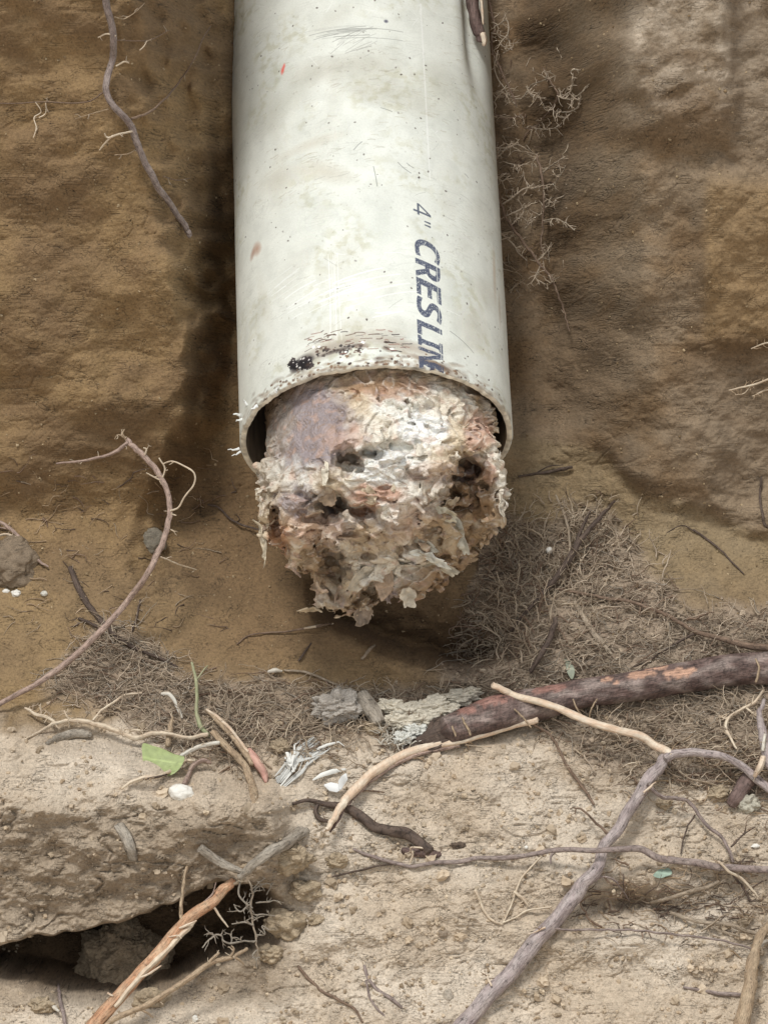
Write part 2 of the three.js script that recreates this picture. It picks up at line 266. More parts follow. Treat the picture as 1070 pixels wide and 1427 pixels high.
// ------------------------------------------------------------------ the pipe
const AX = new THREE.Vector3(26, -612, 367).normalize();                 // out of the open end, in plane axes (X right, Y up, Z out)
const E1 = new THREE.Vector3(1, 0, 0).addScaledVector(AX, -AX.x).normalize(), E2 = new THREE.Vector3().crossVectors(AX, E1).multiplyScalar(-1);
if (E2.z < 0) E2.multiplyScalar(-1);
const RO = 188, RI = 179.5;
const rim0 = (() => { const f = (DIST - RC.z) / DIST; return new THREE.Vector3((RC.x - CX) * f, (CY - RC.y) * f, RC.z); })();
const pipePt = (phi, r, s, o = new THREE.Vector3()) => { const x = r * Math.sin(phi), y = r * Math.cos(phi); return o.set(rim0.x + E1.x * x + E2.x * y + AX.x * s, rim0.y + E1.y * x + E2.y * y + AX.y * s, rim0.z + E1.z * x + E2.z * y + AX.z * s); };
const toW = (p, o = new THREE.Vector3()) => W3(p.x, p.y, p.z, o);
const pipePx = (px, py) => { const xc = pipeAxisX(py), R = RO * (1 - 0.055 * clamp((612 - py) / 612)) * 1.01, phi = Math.asin(clamp((px - xc) / R, -1, 1)); const s = (py - 612 + 0.515 * RO * Math.cos(phi)) / 0.857 * (1 + 0.03 * clamp((560 - py) / 560)); return [phi, s]; };
const LEN = 1150;
{
  const W = 2048, H = 2048, cv = document.createElement('canvas'); cv.width = W; cv.height = H; const g = cv.getContext('2d');
  const KX = W / 360 * 180 / Math.PI, KY = H / LEN;                       // texels per radian, per unit
  const T = (px, py) => { const [phi, s] = pipePx(px, py); return [W / 2 + phi * KX, H + s * KY]; };
  g.fillStyle = 'rgb(220,223,215)'; g.fillRect(0, 0, W, H);
  const soft = (x, y, rx, ry, rot, rgb, al) => { g.save(); g.translate(x, y); g.rotate(rot); g.scale(rx, ry); const q = g.createRadialGradient(0, 0, 0, 0, 0, 1); q.addColorStop(0, `rgba(${rgb},${al})`); q.addColorStop(0.6, `rgba(${rgb},${al * 0.5})`); q.addColorStop(1, `rgba(${rgb},0)`); g.fillStyle = q; g.fillRect(-1, -1, 2, 2); g.restore(); };
  // fine mottling of the weathered plastic
  const id = g.getImageData(0, 0, W, H), D = id.data;
  for (let y = 0; y < H; y++) for (let x = 0; x < W; x++) {
    const k = (y * W + x) * 4, n = fbm(x / 60, y / 80, 51, 3), f = n3(x / 5, y / 5, 52), h = n3(x / 2, y / 2.4, 53), st = fbm(x / 26, y / 26, 56, 3);
    const dirt = ss(0.05, 0.6, fbm(x / 210, y / 190, 54, 3) + 0.1) * ss(-0.2, 0.5, st);
    const v = 8 * n + 6 * f + 6 * h - 13 * dirt - 5 * ss(0.0, 0.5, fbm(x / 40, y / 34, 59, 3)) - 9 * ss(0.12, 0, Math.abs(n3(x / 30 + n3(x / 50, y / 50, 4), y / 16, 60))) * ss(0, 0.4, n3(x / 120, y / 120, 61));
    const spk = ss(0.42, 0.6, n3(x / 7, y / 9, 57)) * ss(-0.1, 0.4, n3(x / 90, y / 90, 58));
    D[k] += v - 2 * dirt - 20 * spk; D[k + 1] += v - 4 * dirt - 22 * spk; D[k + 2] += v - 12 * dirt - 24 * spk;
  }
  g.putImageData(id, 0, 0);
  for (let i = 0; i < 90; i++) soft(rr(400, 1650), rr(700, H), rr(30, 150), rr(20, 90), rr(0, 3), ['150,140,118', '170,160,140', '140,150,140'][i % 3], rr(0.04, 0.13));
  // stains seen on the shell
  const at2 = (px, py, rx, ry, rot, rgb, al) => { const [x, y] = T(px, py); soft(x, y, rx * 1.73, ry * 1.73, rot, rgb, al); };
  for (const [x, y, rx, ry, ro, c, al] of [[460, 100, 90, 30, 0.1, '120,110,90', 0.22], [520, 95, 60, 40, 0.2, '120,112,92', 0.2], [540, 140, 80, 34, 0.3, '125,118,98', 0.25], [400, 140, 80, 30, -0.6, '130,125,108', 0.2], [390, 250, 60, 26, 0.3, '150,135,110', 0.16], [450, 245, 60, 20, 0.5, '150,128,98', 0.22], [430, 205, 70, 12, -0.1, '150,130,100', 0.18], [358, 345, 16, 12, 0.9, '150,95,70', 0.55], [352, 352, 8, 12, 0.5, '130,80,60', 0.5], [684, 390, 7, 60, 0.06, '175,140,110', 0.35], [692, 440, 6, 40, 0.06, '150,120,95', 0.3], [600, 130, 50, 60, 0.2, '140,135,110', 0.2], [640, 60, 10, 60, 0, '130,125,95', 0.25],
    [500, 460, 110, 22, 0, '170,160,140', 0.25], [480, 480, 100, 16, -0.1, '140,120,100', 0.35], [450, 495, 60, 14, -0.2, '110,90,75', 0.4], [560, 490, 60, 14, 0.15, '120,95,75', 0.45], [420, 508, 22, 14, -0.3, '35,30,32', 0.95], [412, 512, 12, 10, -0.5, '28,25,28', 0.9], [427, 505, 14, 7, 0, '40,36,40', 0.8], [470, 492, 40, 4, -0.16, '70,60,55', 0.85], [500, 488, 14, 6, 0, '90,65,50', 0.7], [535, 493, 9, 5, 0.2, '80,60,48', 0.8], [590, 512, 40, 6, 0.25, '95,65,45', 0.7], [610, 520, 24, 6, 0.3, '85,60,45', 0.7], [392, 98, 4, 9, 0.15, '235,85,75', 0.9], [394, 92, 3, 6, 0.1, '240,90,80', 0.8], [531, 36, 4, 4, 0, '55,55,75', 0.9]]) at2(x, y, rx, ry, ro, c, al);
  const line = (x, y, dx, dy, w, c) => { g.strokeStyle = c; g.lineWidth = w; g.beginPath(); g.moveTo(x, y); g.quadraticCurveTo(x + dx * 0.5 + rr(-4, 4), y + dy * 0.5 + rr(-4, 4), x + dx, y + dy); g.stroke(); };
  const blob = (px, py, rad, c, al) => { const [x, y] = T(px, py); g.fillStyle = `rgba(${c},${al})`; g.beginPath(); for (let i = 0; i < 22; i++) { const th = i / 22 * 6.283, r = rad * 1.75 * rr(0.55, 1.25); g.lineTo(x + r * 1.2 * Math.cos(th), y + r * Math.sin(th)); } g.fill(); };
  for (let i = 0; i < 34; i++) blob(rr(404, 432), 509 + rr(-8, 7), rr(1.5, 6), ['24,22,24', '38,34,38', '52,44,46'][i % 3], 0.9);
  for (let i = 0; i < 10; i++) blob(rr(405, 432), rr(500, 514), rr(0.8, 1.8), '235,232,225', 0.9);
  for (let i = 0; i < 60; i++) blob(rr(440, 500), 499 - (i % 60) * 0.2 + rr(-4, 4), rr(0.8, 2.6), ['62,52,48', '90,70,60', '40,34,34'][i % 3], rr(0.5, 0.9));
  for (let i = 0; i < 120; i++) { const q = rr(-1.1, 1.1); blob(524 + 180 * Math.sin(q), 612 - 97 * Math.cos(q) - Math.abs(rr(-1, 1) * rr(2, 26)), rr(0.6, 2.6), ['85,60,45', '60,45,38', '120,90,66'][i % 3], rr(0.4, 0.9)); }
  for (let i = 0; i < 900; i++) { const w = i % 9, px = [350, 420, 500, 560, 640, 470, 390, 600, 660][w] + rr(-50, 50), py = [60, 130, 100, 160, 60, 240, 250, 140, 330][w] + rr(-40, 40); if (n3(px / 30, py / 24, 3) < -0.05) continue; const [x, y] = T(px, py); line(x, y, rr(4, 26), rr(-9, 4), rr(1, 4), `rgba(${['140,128,100', '160,150,126', '120,112,92'][i % 3]},${rr(0.05, 0.2)})`); }
  // rim grime
  for (let i = 0; i < 260; i++) { const x = W / 2 + rr(-1.35, 1.35) * KX, c = Math.abs(x - W / 2) / KX; soft(x, H - Math.abs(rr(-1, 1) * rr(0, 46)), rr(4, 26), rr(2, 9), rr(-0.3, 0.3), ['110,80,58', '140,120,95', '70,52,42'][i % 3], rr(0.1, 0.45) * (1.2 - 0.5 * c)); }
  // scratches and pale scuffs
  for (let i = 0; i < 340; i++) { const a = i % 3 ? rr(-0.25, 0.2) : rr(-1.2, 1.2), l = rr(5, 46); line(rr(380, 1660), rr(700, H - 30), l * Math.cos(a), l * Math.sin(a), rr(0.7, 1.6), i % 4 ? `rgba(105,105,98,${rr(0.06, 0.3)})` : `rgba(248,250,248,${rr(0.3, 0.7)})`); }
  for (let i = 0; i < 300; i++) { g.fillStyle = `rgba(60,50,45,${rr(0.25, 0.8)})`; g.beginPath(); const r = rr(0.8, 2.4); g.ellipse(rr(400, 1650), rr(700, H), r * 1.5, r, rr(0, 3), 0, 7); g.fill(); }
  for (let i = 0; i < 16; i++) { const [x, y] = T(rr(405, 470), 46 + (i % 5) * 3 + rr(-1, 1)); line(x, y, rr(60, 170), rr(-6, 8), rr(0.8, 1.6), `rgba(90,90,88,${rr(0.2, 0.55)})`); }
  for (let i = 0; i < 14; i++) { const [x, y] = T(rr(455, 495), rr(55, 80)); line(x, y, rr(30, 70), rr(-34, -14), rr(0.9, 1.8), `rgba(95,93,90,${rr(0.15, 0.45)})`); }
  for (let i = 0; i < 40; i++) { const [x, y] = T(rr(370, 520), rr(395, 450)); const l = rr(30, 120); line(x, y, l, -l * rr(0.1, 0.3), rr(1, 4), `rgba(247,250,250,${rr(0.2, 0.6)})`); }
  for (let i = 0; i < 5; i++) { const [x, y] = T(455 + i * 3, 360); line(x, y, rr(-5, 5), 250, rr(1, 3), 'rgba(250,252,250,0.4)'); }
  { const [x, y] = T(578, 10), [x2, y2] = T(592, 260); g.strokeStyle = 'rgba(250,252,250,0.3)'; g.lineWidth = 4; g.beginPath(); g.moveTo(x, y); g.lineTo(x2, y2); g.stroke(); }
  for (const [x, y, dx, dy] of [[548, 235, 18, 14], [524, 158, 16, 5], [500, 205, -12, 12], [515, 240, 4, 30], [560, 236, 10, 6], [620, 470, 40, 18], [640, 250, 8, 3]]) { const [a, b] = T(x, y); line(a, b, dx * 1.8, dy * 2, 1.6, 'rgba(85,88,86,0.6)'); }
  for (let i = 0; i < 60; i++) { const [x, y] = T(rr(420, 560), 505 - 26 * Math.cos((rr(-1, 1))) + rr(-14, 8)); line(x, y, rr(6, 30), rr(-4, 4), rr(1, 3), `rgba(${['70,45,35', '120,70,60', '40,32,32'][i % 3]},${rr(0.4, 0.9)})`); }
  for (let i = 0; i < 14; i++) { const [x, y] = T(rr(415, 545), rr(480, 512)); g.fillStyle = ['rgba(250,250,246,0.95)', 'rgba(60,44,40,0.9)'][i % 2]; g.beginPath(); g.ellipse(x, y, rr(2, 6), rr(2, 4), 0, 0, 7); g.fill(); }
  // the print, running down the pipe: striped ink
  const ink = document.createElement('canvas'); ink.width = W; ink.height = H; const q = ink.getContext('2d');
  const letter = (ch, font, x0, y0, y1, hgt, colr) => { // bottom of the letter at px x0 (left), from py y0 to y1
    const [lx, ly] = T(x0, y0), [, ly2] = T(x0, y1), [rx] = T(x0 + hgt, (y0 + y1) / 2);
    q.font = font; q.textBaseline = 'alphabetic'; const m = q.measureText(ch), wid = m.actualBoundingBoxRight + m.actualBoundingBoxLeft, hh = m.actualBoundingBoxAscent;
    q.save(); q.translate(lx, ly); q.rotate(Math.PI / 2); q.scale((ly2 - ly) / wid, (rx - lx) / hh); q.fillStyle = colr; q.translate(m.actualBoundingBoxLeft, 0); q.fillText(ch, 0, 0); q.restore();
  };
  const inkC = 'rgb(72,78,98)', BI = 'italic bold 100px sans-serif', LI = 'italic 100px sans-serif';
  const L = [['C', 341, 373], ['R', 368, 397], ['E', 394, 427], ['S', 420, 455], ['L', 453, 474], ['I', 474, 495], ['N', 490, 517], ['E', 508, 530]];
  L.forEach(([c, y0, y1], i) => letter(c, BI, 571.5 + i * 0.9, y0, y1, 34, inkC));
  q.globalCompositeOperation = 'destination-out';
  for (let y = 0; y < H; y++) for (let x = 1024; x < 1260; x += 6) { if (rnd() < 0.34) { q.globalAlpha = rr(0.2, 0.85); q.fillRect(x + rr(0, 4), y, rr(1, 2.4), 1.6); } }
  q.globalAlpha = 0.9; for (let i = 0; i < 1700; i++) q.fillRect(rr(1060, 1220), rr(H * 0.6, H), rr(1, 3), rr(1, 3));
  q.globalAlpha = 0.75; { const [x] = T(603, 420); q.fillRect(x, 0, 2.6, H); }
  q.globalAlpha = 1; q.globalCompositeOperation = 'source-over';
  letter('4', LI, 569, 291, 308, 24, 'rgb(84,90,104)'); letter('"', LI, 569, 314, 323, 24, 'rgb(84,90,104)');
  g.globalAlpha = 0.93; g.drawImage(ink, 0, 0); g.globalAlpha = 1;
  const tex = new THREE.CanvasTexture(cv); tex.colorSpace = THREE.SRGBColorSpace; tex.anisotropy = 8;
  const shell = new THREE.MeshPhysicalMaterial({ map: tex, roughness: 0.64, bumpMap: rep(sandTex, 5), bumpScale: 0.00006, specularIntensity: 0.6 });
  const dirty = std({ roughness: 0.8 });
  const NA = 360, sList = []; for (let s = 0; s > -60; s -= 2.5) sList.push(s); for (let s = -60; s >= -LEN; s -= 9) sList.push(s);
  const rimS = (phi) => 3.2 * n3(phi * 6, 1, 61) + 1.8 * n3(phi * 22, 2, 62) + (Math.abs(phi + 1.25) < 0.35 ? 2 * n3(phi * 40, 3, 63) : 0);
  const dent = (phi, s) => { const t = ss(-470, -640, s) * 15 * Math.exp(-(((phi - 1.02 - 0.00012 * (s + 600)) / 0.11) ** 2)); return -t + 4 * ss(-470, -640, s) * Math.exp(-(((phi - 0.82) / 0.12) ** 2)); };
  const P = new THREE.Vector3(), build = (rows, inner) => {
    const pos = [], uv = [], ix = [], n = NA + 1;
    rows.forEach(([s, r]) => { for (let i = 0; i < n; i++) { const phi = (i / NA * 2 - 1) * Math.PI; const fade = Math.exp(s / 40); toW(pipePt(phi, r + (inner ? 0 : dent(phi, s) + 0.5 * n3(phi * 3, s / 90, 64)), s + rimS(phi) * fade, P), P); pos.push(P.x, P.y, P.z); uv.push(i / NA, -s / LEN); } });
    for (let j = 0; j < rows.length - 1; j++) for (let i = 0; i < NA; i++) { const k = j * n + i; if (inner) ix.push(k, k + n, k + 1, k + 1, k + n, k + n + 1); else ix.push(k, k + 1, k + n, k + 1, k + n + 1, k + n); }
    const gg = new THREE.BufferGeometry(); gg.setAttribute('position', new THREE.Float32BufferAttribute(pos, 3)); gg.setAttribute('uv', new THREE.Float32BufferAttribute(uv, 2)); gg.setIndex(ix); gg.computeVertexNormals(); return gg;
  };
  const paint = (gg, c, amp) => { const p = gg.attributes.position, a = new Float32Array(p.count * 3); for (let i = 0; i < p.count; i++) { const m = 1 + amp * fbm(p.getX(i) * 260, p.getY(i) * 260, p.getZ(i) * 260, 3); for (let e = 0; e < 3; e++) a[i * 3 + e] = c[e] * m; } gg.setAttribute('color', new THREE.BufferAttribute(a, 3)); return gg; };
  const outer = build([[0.0, RO - 1.2], ...sList.map((s) => [s - 1.2, RO])], false);
  const lip = paint(build([[0, RO - 1.2], [0.9, RO - 3.5], [1.0, RI + 2.5], [0, RI]].map(([s, r]) => [s, r]), true), [0.7, 0.65, 0.54], 0.6);
  const inner = paint(build([0, -5, -12, -25, -50, -100, -200, -400].map((s) => [s, RI]), true), [0.30, 0.26, 0.21], 0.6);
  // torn plastic burrs on the left of the rim
  const burr = (px, py, dx, dy, w) => { const [phi, s] = pipePx(px, py); const p0 = pipePt(phi, RO, s); const pts = [], c = []; for (let i = 0; i <= 5; i++) { const t = i / 5; pts.push([p0.x + dx * t + rr(-1, 1), p0.y - dy * t + rr(-1, 1), p0.z + 4 * t + rr(-1, 2), w * (1 - t * 0.75)]); } return strip(pts, [0.82, 0.84, 0.82]); };
  const parts = [['pipe_shell', outer, shell], ['rim', lip, dirty, { label: 'grimy cut rim of the pipe' }], ['inner_wall', inner, dirty]];
  for (const b of [[337, 573, -12, 0, 5], [338, 580, -8, 2, 4], [335, 620, -16, 1, 4], [337, 624, -12, 6, 3.5], [345, 560, -4, -6, 4], [385, 546, 3, -9, 4], [360, 563, -8, 5, 5]]) parts.push(['burr', burr(...b), dirty]);
  thing('drain_pipe', 'white plastic drain pipe with blue print, its open end packed with pale sludge', 'pipe', parts);
}

// ------------------------------------------------------------------ the plug of sludge in the pipe's mouth
// naive surface nets: meshes field(x, y, z) < 0 inside a box of plane units
function nets(field, lo, hi, h) {
  const n = [0, 1, 2].map((k) => Math.ceil((hi[k] - lo[k]) / h) + 1), [nx, ny, nz] = n, F = new Float32Array(nx * ny * nz), id = (i, j, k) => (k * ny + j) * nx + i;
  for (let k = 0; k < nz; k++) for (let j = 0; j < ny; j++) for (let i = 0; i < nx; i++) F[id(i, j, k)] = field(lo[0] + i * h, lo[1] + j * h, lo[2] + k * h);
  const V = new Int32Array(nx * ny * nz).fill(-1), pos = [], ix = [];
  for (let k = 0; k < nz - 1; k++) for (let j = 0; j < ny - 1; j++) for (let i = 0; i < nx - 1; i++) {
    let c = 0, sx = 0, sy = 0, sz = 0; const f = (a, b, d) => F[id(i + a, j + b, k + d)];
    let m = 0; for (let q = 0; q < 8; q++) if (f(q & 1, q >> 1 & 1, q >> 2) < 0) m++;
    if (m === 0 || m === 8) continue;
    for (let ax = 0; ax < 3; ax++) for (let q = 0; q < 4; q++) {
      const o = [0, 0, 0], p = [0, 0, 0], b1 = (ax + 1) % 3, b2 = (ax + 2) % 3; o[b1] = p[b1] = q & 1; o[b2] = p[b2] = q >> 1; p[ax] = 1;
      const A = f(...o), B = f(...p); if (A < 0 === B < 0) continue; const t = A / (A - B); const r = [...o]; r[ax] = t; sx += r[0]; sy += r[1]; sz += r[2]; c++;
    }
    V[id(i, j, k)] = pos.length / 3; pos.push(lo[0] + (i + sx / c) * h, lo[1] + (j + sy / c) * h, lo[2] + (k + sz / c) * h);
  }
  const quad = (a, b, c, d, fl) => { if (fl) ix.push(a, c, b, a, d, c); else ix.push(a, b, c, a, c, d); };
  for (let k = 1; k < nz - 1; k++) for (let j = 1; j < ny - 1; j++) for (let i = 1; i < nx - 1; i++) {
    const s = F[id(i, j, k)] < 0;
    if (s !== F[id(i + 1, j, k)] < 0) quad(V[id(i, j - 1, k - 1)], V[id(i, j, k - 1)], V[id(i, j, k)], V[id(i, j - 1, k)], !s);
    if (s !== F[id(i, j + 1, k)] < 0) quad(V[id(i - 1, j, k - 1)], V[id(i - 1, j, k)], V[id(i, j, k)], V[id(i, j, k - 1)], !s);
    if (s !== F[id(i, j, k + 1)] < 0) quad(V[id(i - 1, j - 1, k)], V[id(i, j - 1, k)], V[id(i, j, k)], V[id(i - 1, j, k)], !s);
  }
  // keep the largest connected piece only
  const N = pos.length / 3, up = Int32Array.from({ length: N }, (_, i) => i), find = (i) => { while (up[i] !== i) i = up[i] = up[up[i]]; return i; };
  for (let t = 0; t < ix.length; t += 3) { const a = find(ix[t]), b = find(ix[t + 1]), c = find(ix[t + 2]); up[b] = a; up[find(c)] = a; }
  const cnt = new Int32Array(N); for (let i = 0; i < N; i++) cnt[find(i)]++; let best = 0; for (let i = 0; i < N; i++) if (cnt[i] > cnt[best]) best = i;
  return { pos, ix: ix.filter((_, k) => find(ix[k - k % 3]) === best) };
}
const unAt = (X, Y, Z) => { const f = DIST / (DIST - Z); return [CX + X * f, CY - Y * f]; };   // picture place of a plane point
{
  const cyl = (X, Y, Z) => { const x = X - rim0.x, y = Y - rim0.y, z = Z - rim0.z; return [x * E1.x + y * E1.y + z * E1.z, x * E2.x + y * E2.y + z * E2.z, x * AX.x + y * AX.y + z * AX.z]; };
  // hollows: [px, py, radius x, radius y, reach inwards]
  const holes = [[462, 795, 26, 30, 80], [425, 815, 16, 28, 70], [520, 826, 20, 16, 70], [586, 826, 18, 20, 60], [372, 690, 9, 8, 30], [625, 700, 8, 16, 40], [500, 775, 24, 6, 30], [535, 680, 14, 4, 12], [580, 665, 20, 4, 12], [600, 700, 5, 14, 12], [430, 655, 12, 4, 12], [560, 735, 14, 4, 14], [486, 745, 18, 4, 14], [487, 643, 22, 19, 60], [514, 632, 20, 8, 40], [464, 706, 21, 18, 70], [503, 713, 19, 8, 40], [446, 724, 26, 8, 40], [384, 742, 9, 40, 60], [392, 774, 14, 24, 70], [656, 652, 24, 20, 90], [656, 705, 42, 64, 85], [664, 768, 36, 44, 60], [612, 745, 32, 20, 50], [448, 790, 30, 34, 34], [560, 620, 28, 9, 26], [650, 800, 50, 30, 34], [547, 838, 12, 10, 30], [600, 815, 40, 26, 30], [415, 690, 10, 5, 12], [422, 716, 14, 5, 12], [692, 668, 7, 12, 20], [520, 770, 24, 5, 10], [470, 830, 24, 12, 24], [640, 630, 12, 5, 10]];
  const purple = (px, py) => clamp(G2(px, py, 425, 600, 62, 62) * 1.5) ;
  const LB = (x, y) => 180 + 20 * n3(x / 50, y / 50, 71) - 30 * ss(110, 185, Math.hypot(x, y)) + 30 * ss(20, -150, y) * ss(110, -60, x) - 10 * ss(40, 160, y) - 22 * ss(60, 150, x) * ss(0, -100, y);
  const base = (X, Y, Z) => { const [x, y, s] = cyl(X, Y, Z), r = Math.hypot(x, y); if (r > 250 || s > 275) return 90; if (r < 100 && s < 20) return -90; const R = 162 + 9 * ss(10, 70, s) + 7 * ss(0, 50, s) * n3(x / 60, y / 60, s / 60) - 16 * ss(60, 140, s) * ss(40, -120, y) - 7 * ss(-70, -150, x); const a = r - R, b = s - LB(x, y); 
    // the upper part is hollowed back into the pipe's mouth
    const k = 34, h = clamp(0.5 + 0.5 * (a - b) / k); return mix(b, a, h) + k * h * (1 - h); };
  const hp = holes.map(([px, py, rx, ry, dp]) => { let q = null; for (let Z = 420; Z > -200; Z -= 2) { const f = (DIST - Z) / DIST, X = (px - CX) * f, Y = (CY - py) * f; if (base(X, Y, Z) < 0) { q = [X, Y, Z]; break; } } return q && [...q, rx, ry, dp]; }).filter(Boolean);
  const detail = (X, Y, Z) => {
    const w = 9 * n3(X / 40, Y / 40, Z / 40 + 7), [px, py] = unAt(X, Y, Z), pu = purple(px, py), k = 1 - 0.8 * pu;
    const a = n3((X + w) / 46, (Y - w) / 40, Z / 46), b = n3((X - w) / 21, (Y + w) / 17, Z / 21 + 3), c = n3(X / 9.5 + w * 0.1, Y / 7.5, Z / 9.5), d = n3(X / 4.6, Y / 4.2, Z / 4.6);
    // crumpled sheets: sharp valleys between rounded folds, and stepped broken edges
    const b2 = n3((X + w * 1.3) / 30, (Y + w) / 22, Z / 30 + 51), b3 = n3((X - w) / 16, (Y + w * 0.7) / 12, Z / 16 + 61);
    let v = 34 * (Math.abs(a) - 0.25) + 20 * (Math.abs(b) - 0.22) + 7 * ss(0.1, 0, Math.abs(b2)) * ss(0.0, 0.35, a) + 3.2 * (Math.abs(c) - 0.2) + 1.0 * d;
    const st = 2.6 * n3((X + Y) / 55, (Y - X * 0.4) / 34, Z / 50 + 11), fr = st - Math.floor(st); v += 12 * (ss(0.62, 0.74, fr) - fr);
    const rough = ss(740, 840, py); v += rough * 26 * (0.22 - Math.abs(n3(X / 17, Y / 34, Z / 26 + 40)));
    const [cx_, cy_, cs_] = cyl(X, Y, Z); return (v * k) * mix(0.45, 1, ss(-5, 45, cs_)) - 5 * pu;
  };
  const field = (X, Y, Z) => {
    let d = base(X, Y, Z); if (d > 45 || d < -70) return d;
    if (d > -40) d -= detail(X, Y, Z);
    for (const [x, y, z, rx, ry, dp] of hp) {
      const dx = X - x, dy = Y - y, dz = Z - z; if (Math.abs(dx) > rx * 1.7 || Math.abs(dy) > ry * 1.7) continue;
      const e = Math.hypot(dx / rx, dy / ry, dz / dp) * 0.88 + 0.6 * n3(X / 17, Y / 14, Z / 16 + 90) + 0.14 * n3(X / 6, Y / 5, Z / 8 + 95); d = Math.max(d, (1 - e) * Math.min(rx, ry) * 0.9);
    }
    return d;
  };
  const { pos, ix } = nets(field, [-210, -190, -120], [195, 200, 420], 2.1);
  const nP = pos.length / 3, wp = new Float32Array(nP * 3), uv = new Float32Array(nP * 2), col = new Float32Array(nP * 3), P = new THREE.Vector3();
  const K = { cream: [0.56, 0.47, 0.34], white: [0.72, 0.73, 0.69], pink: [0.47, 0.305, 0.23], purple: [0.27, 0.23, 0.235], brown: [0.24, 0.155, 0.085], rust: [0.34, 0.17, 0.09], dark: [0.10, 0.06, 0.04], tan: [0.46, 0.35, 0.22], grey: [0.42, 0.38, 0.32] };
  const spots = [['white', 520, 620, 60, 40, 0.5], ['white', 540, 790, 50, 40, 0.5], ['cream', 450, 760, 50, 60, 0.6], ['white', 590, 600, 34, 26, 1], ['white', 540, 650, 60, 26, 0.9], ['white', 560, 560, 40, 24, 0.5], ['white', 600, 690, 50, 26, 0.5], ['white', 545, 705, 40, 40, 0.4], ['white', 480, 735, 24, 50, 0.4], ['purple', 425, 595, 64, 64, 1.1], ['grey', 380, 590, 30, 50, 0.5], ['purple', 410, 700, 26, 24, 0.9], ['purple', 430, 690, 30, 14, 0.5], ['purple', 510, 735, 40, 18, 0.5], ['pink', 600, 660, 40, 16, 0.4], ['pink', 440, 740, 40, 24, 0.6], ['white', 400, 660, 40, 20, 0.4], ['pink', 590, 730, 24, 30, 0.4], ['pink', 520, 690, 36, 16, 1.1], ['pink', 480, 610, 30, 16, 0.5], ['rust', 545, 540, 60, 14, 0.7], ['brown', 500, 530, 60, 12, 0.6], ['pink', 668, 600, 20, 26, 0.9], ['pink', 680, 660, 10, 16, 0.9], ['pink', 410, 820, 40, 30, 0.4], ['tan', 520, 755, 36, 22, 0.7], ['tan', 440, 800, 40, 30, 0.5], ['brown', 652, 715, 44, 52, 0.95], ['brown', 650, 800, 60, 50, 0.85], ['tan', 650, 750, 40, 30, 0.5], ['brown', 610, 835, 70, 40, 0.8], ['dark', 655, 655, 18, 18, 1], ['rust', 388, 765, 16, 40, 0.9], ['dark', 465, 705, 16, 14, 0.9], ['brown', 490, 642, 18, 14, 0.7], ['brown', 450, 775, 26, 26, 0.6], ['brown', 500, 840, 50, 16, 0.5], ['rust', 505, 713, 18, 8, 0.8], ['purple', 545, 838, 16, 14, 0.9], ['white', 620, 560, 30, 30, 0.35], ['tan', 615, 745, 34, 20, 0.7], ['pink', 560, 720, 20, 40, 0.3], ['grey', 370, 650, 16, 60, 0.6]];  // dark and brown spots over hollows also paint in their shade
  for (let i = 0; i < nP; i++) {
    const X = pos[i * 3], Y = pos[i * 3 + 1], Z = pos[i * 3 + 2], [px, py] = unAt(X, Y, Z);
    W3(X, Y, Z, P); wp[i * 3] = P.x; wp[i * 3 + 1] = P.y; wp[i * 3 + 2] = P.z; uv[i * 2] = (X + 0.6 * Z) * S; uv[i * 2 + 1] = (Y - 0.5 * Z) * S;
    const wob = 12 * n3(X / 18, Y / 18, Z / 18 + 60), wob2 = 12 * n3(X / 18, Y / 18, Z / 18 + 80);
    const c = [...K.cream]; const bl = (d, t) => { t = clamp(t); for (let e = 0; e < 3; e++) c[e] += (d[e] - c[e]) * t; };
    bl(K.white, 0.5 * ss(0.05, 0.4, fbm(X / 60, Y / 60, Z / 60 + 5, 2))); bl(K.tan, 0.6 * ss(0.1, 0.45, fbm(X / 30, Y / 30, Z / 30 + 15, 2)));
    for (const [n, x, y, rx, ry, a] of spots) { const g = G2(px + wob, py + wob2, x, y, rx, ry); if (g > 0.02) bl(K[n], a * ss(0.1, 0.6, g)); }
    for (const [x, y, z, rx, ry, dp] of hp) { const e = Math.hypot((X - x) / rx, (Y - y) / ry, (Z - z) / dp); if (e < 1.1) bl(K.brown, 0.55 * ss(1.05, 0.75, e)); }  // brown sludge inside the hollows, also painting in their shade
    // darker brown along the creases between folds, pink and violet veins
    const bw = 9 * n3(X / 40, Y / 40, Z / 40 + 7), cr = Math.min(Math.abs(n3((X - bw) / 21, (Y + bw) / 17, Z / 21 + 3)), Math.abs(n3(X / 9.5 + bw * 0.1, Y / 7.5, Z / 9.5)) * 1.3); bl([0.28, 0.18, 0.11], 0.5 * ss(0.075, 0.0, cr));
    bl(K.pink, 0.45 * ss(0.25, 0.5, n3(X / 13, Y / 13, Z / 13 + 22))); bl([0.7, 0.66, 0.58], 0.5 * (1 - purple(px, py)) * ss(0.06, 0, Math.abs(n3((X + bw * 1.3) / 30, (Y + bw) / 22, Z / 30 + 51)))); bl(K.purple, 0.4 * ss(0.3, 0.5, n3(X / 16, Y / 12, Z / 16 + 32)));
    bl(K.brown, 0.35 * ss(0.34, 0.6, n3(X / 7, Y / 7, Z / 7 + 42)));
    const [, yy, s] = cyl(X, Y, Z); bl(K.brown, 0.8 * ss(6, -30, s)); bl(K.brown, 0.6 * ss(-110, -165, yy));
    const m = 1 + 0.14 * n3(X / 4, Y / 4, Z / 4) + 0.1 * n3(X / 2, Y / 2, Z / 2);
    for (let e = 0; e < 3; e++) col[i * 3 + e] = clamp(c[e] * m * 1.22, 0.02, 0.85);
  }
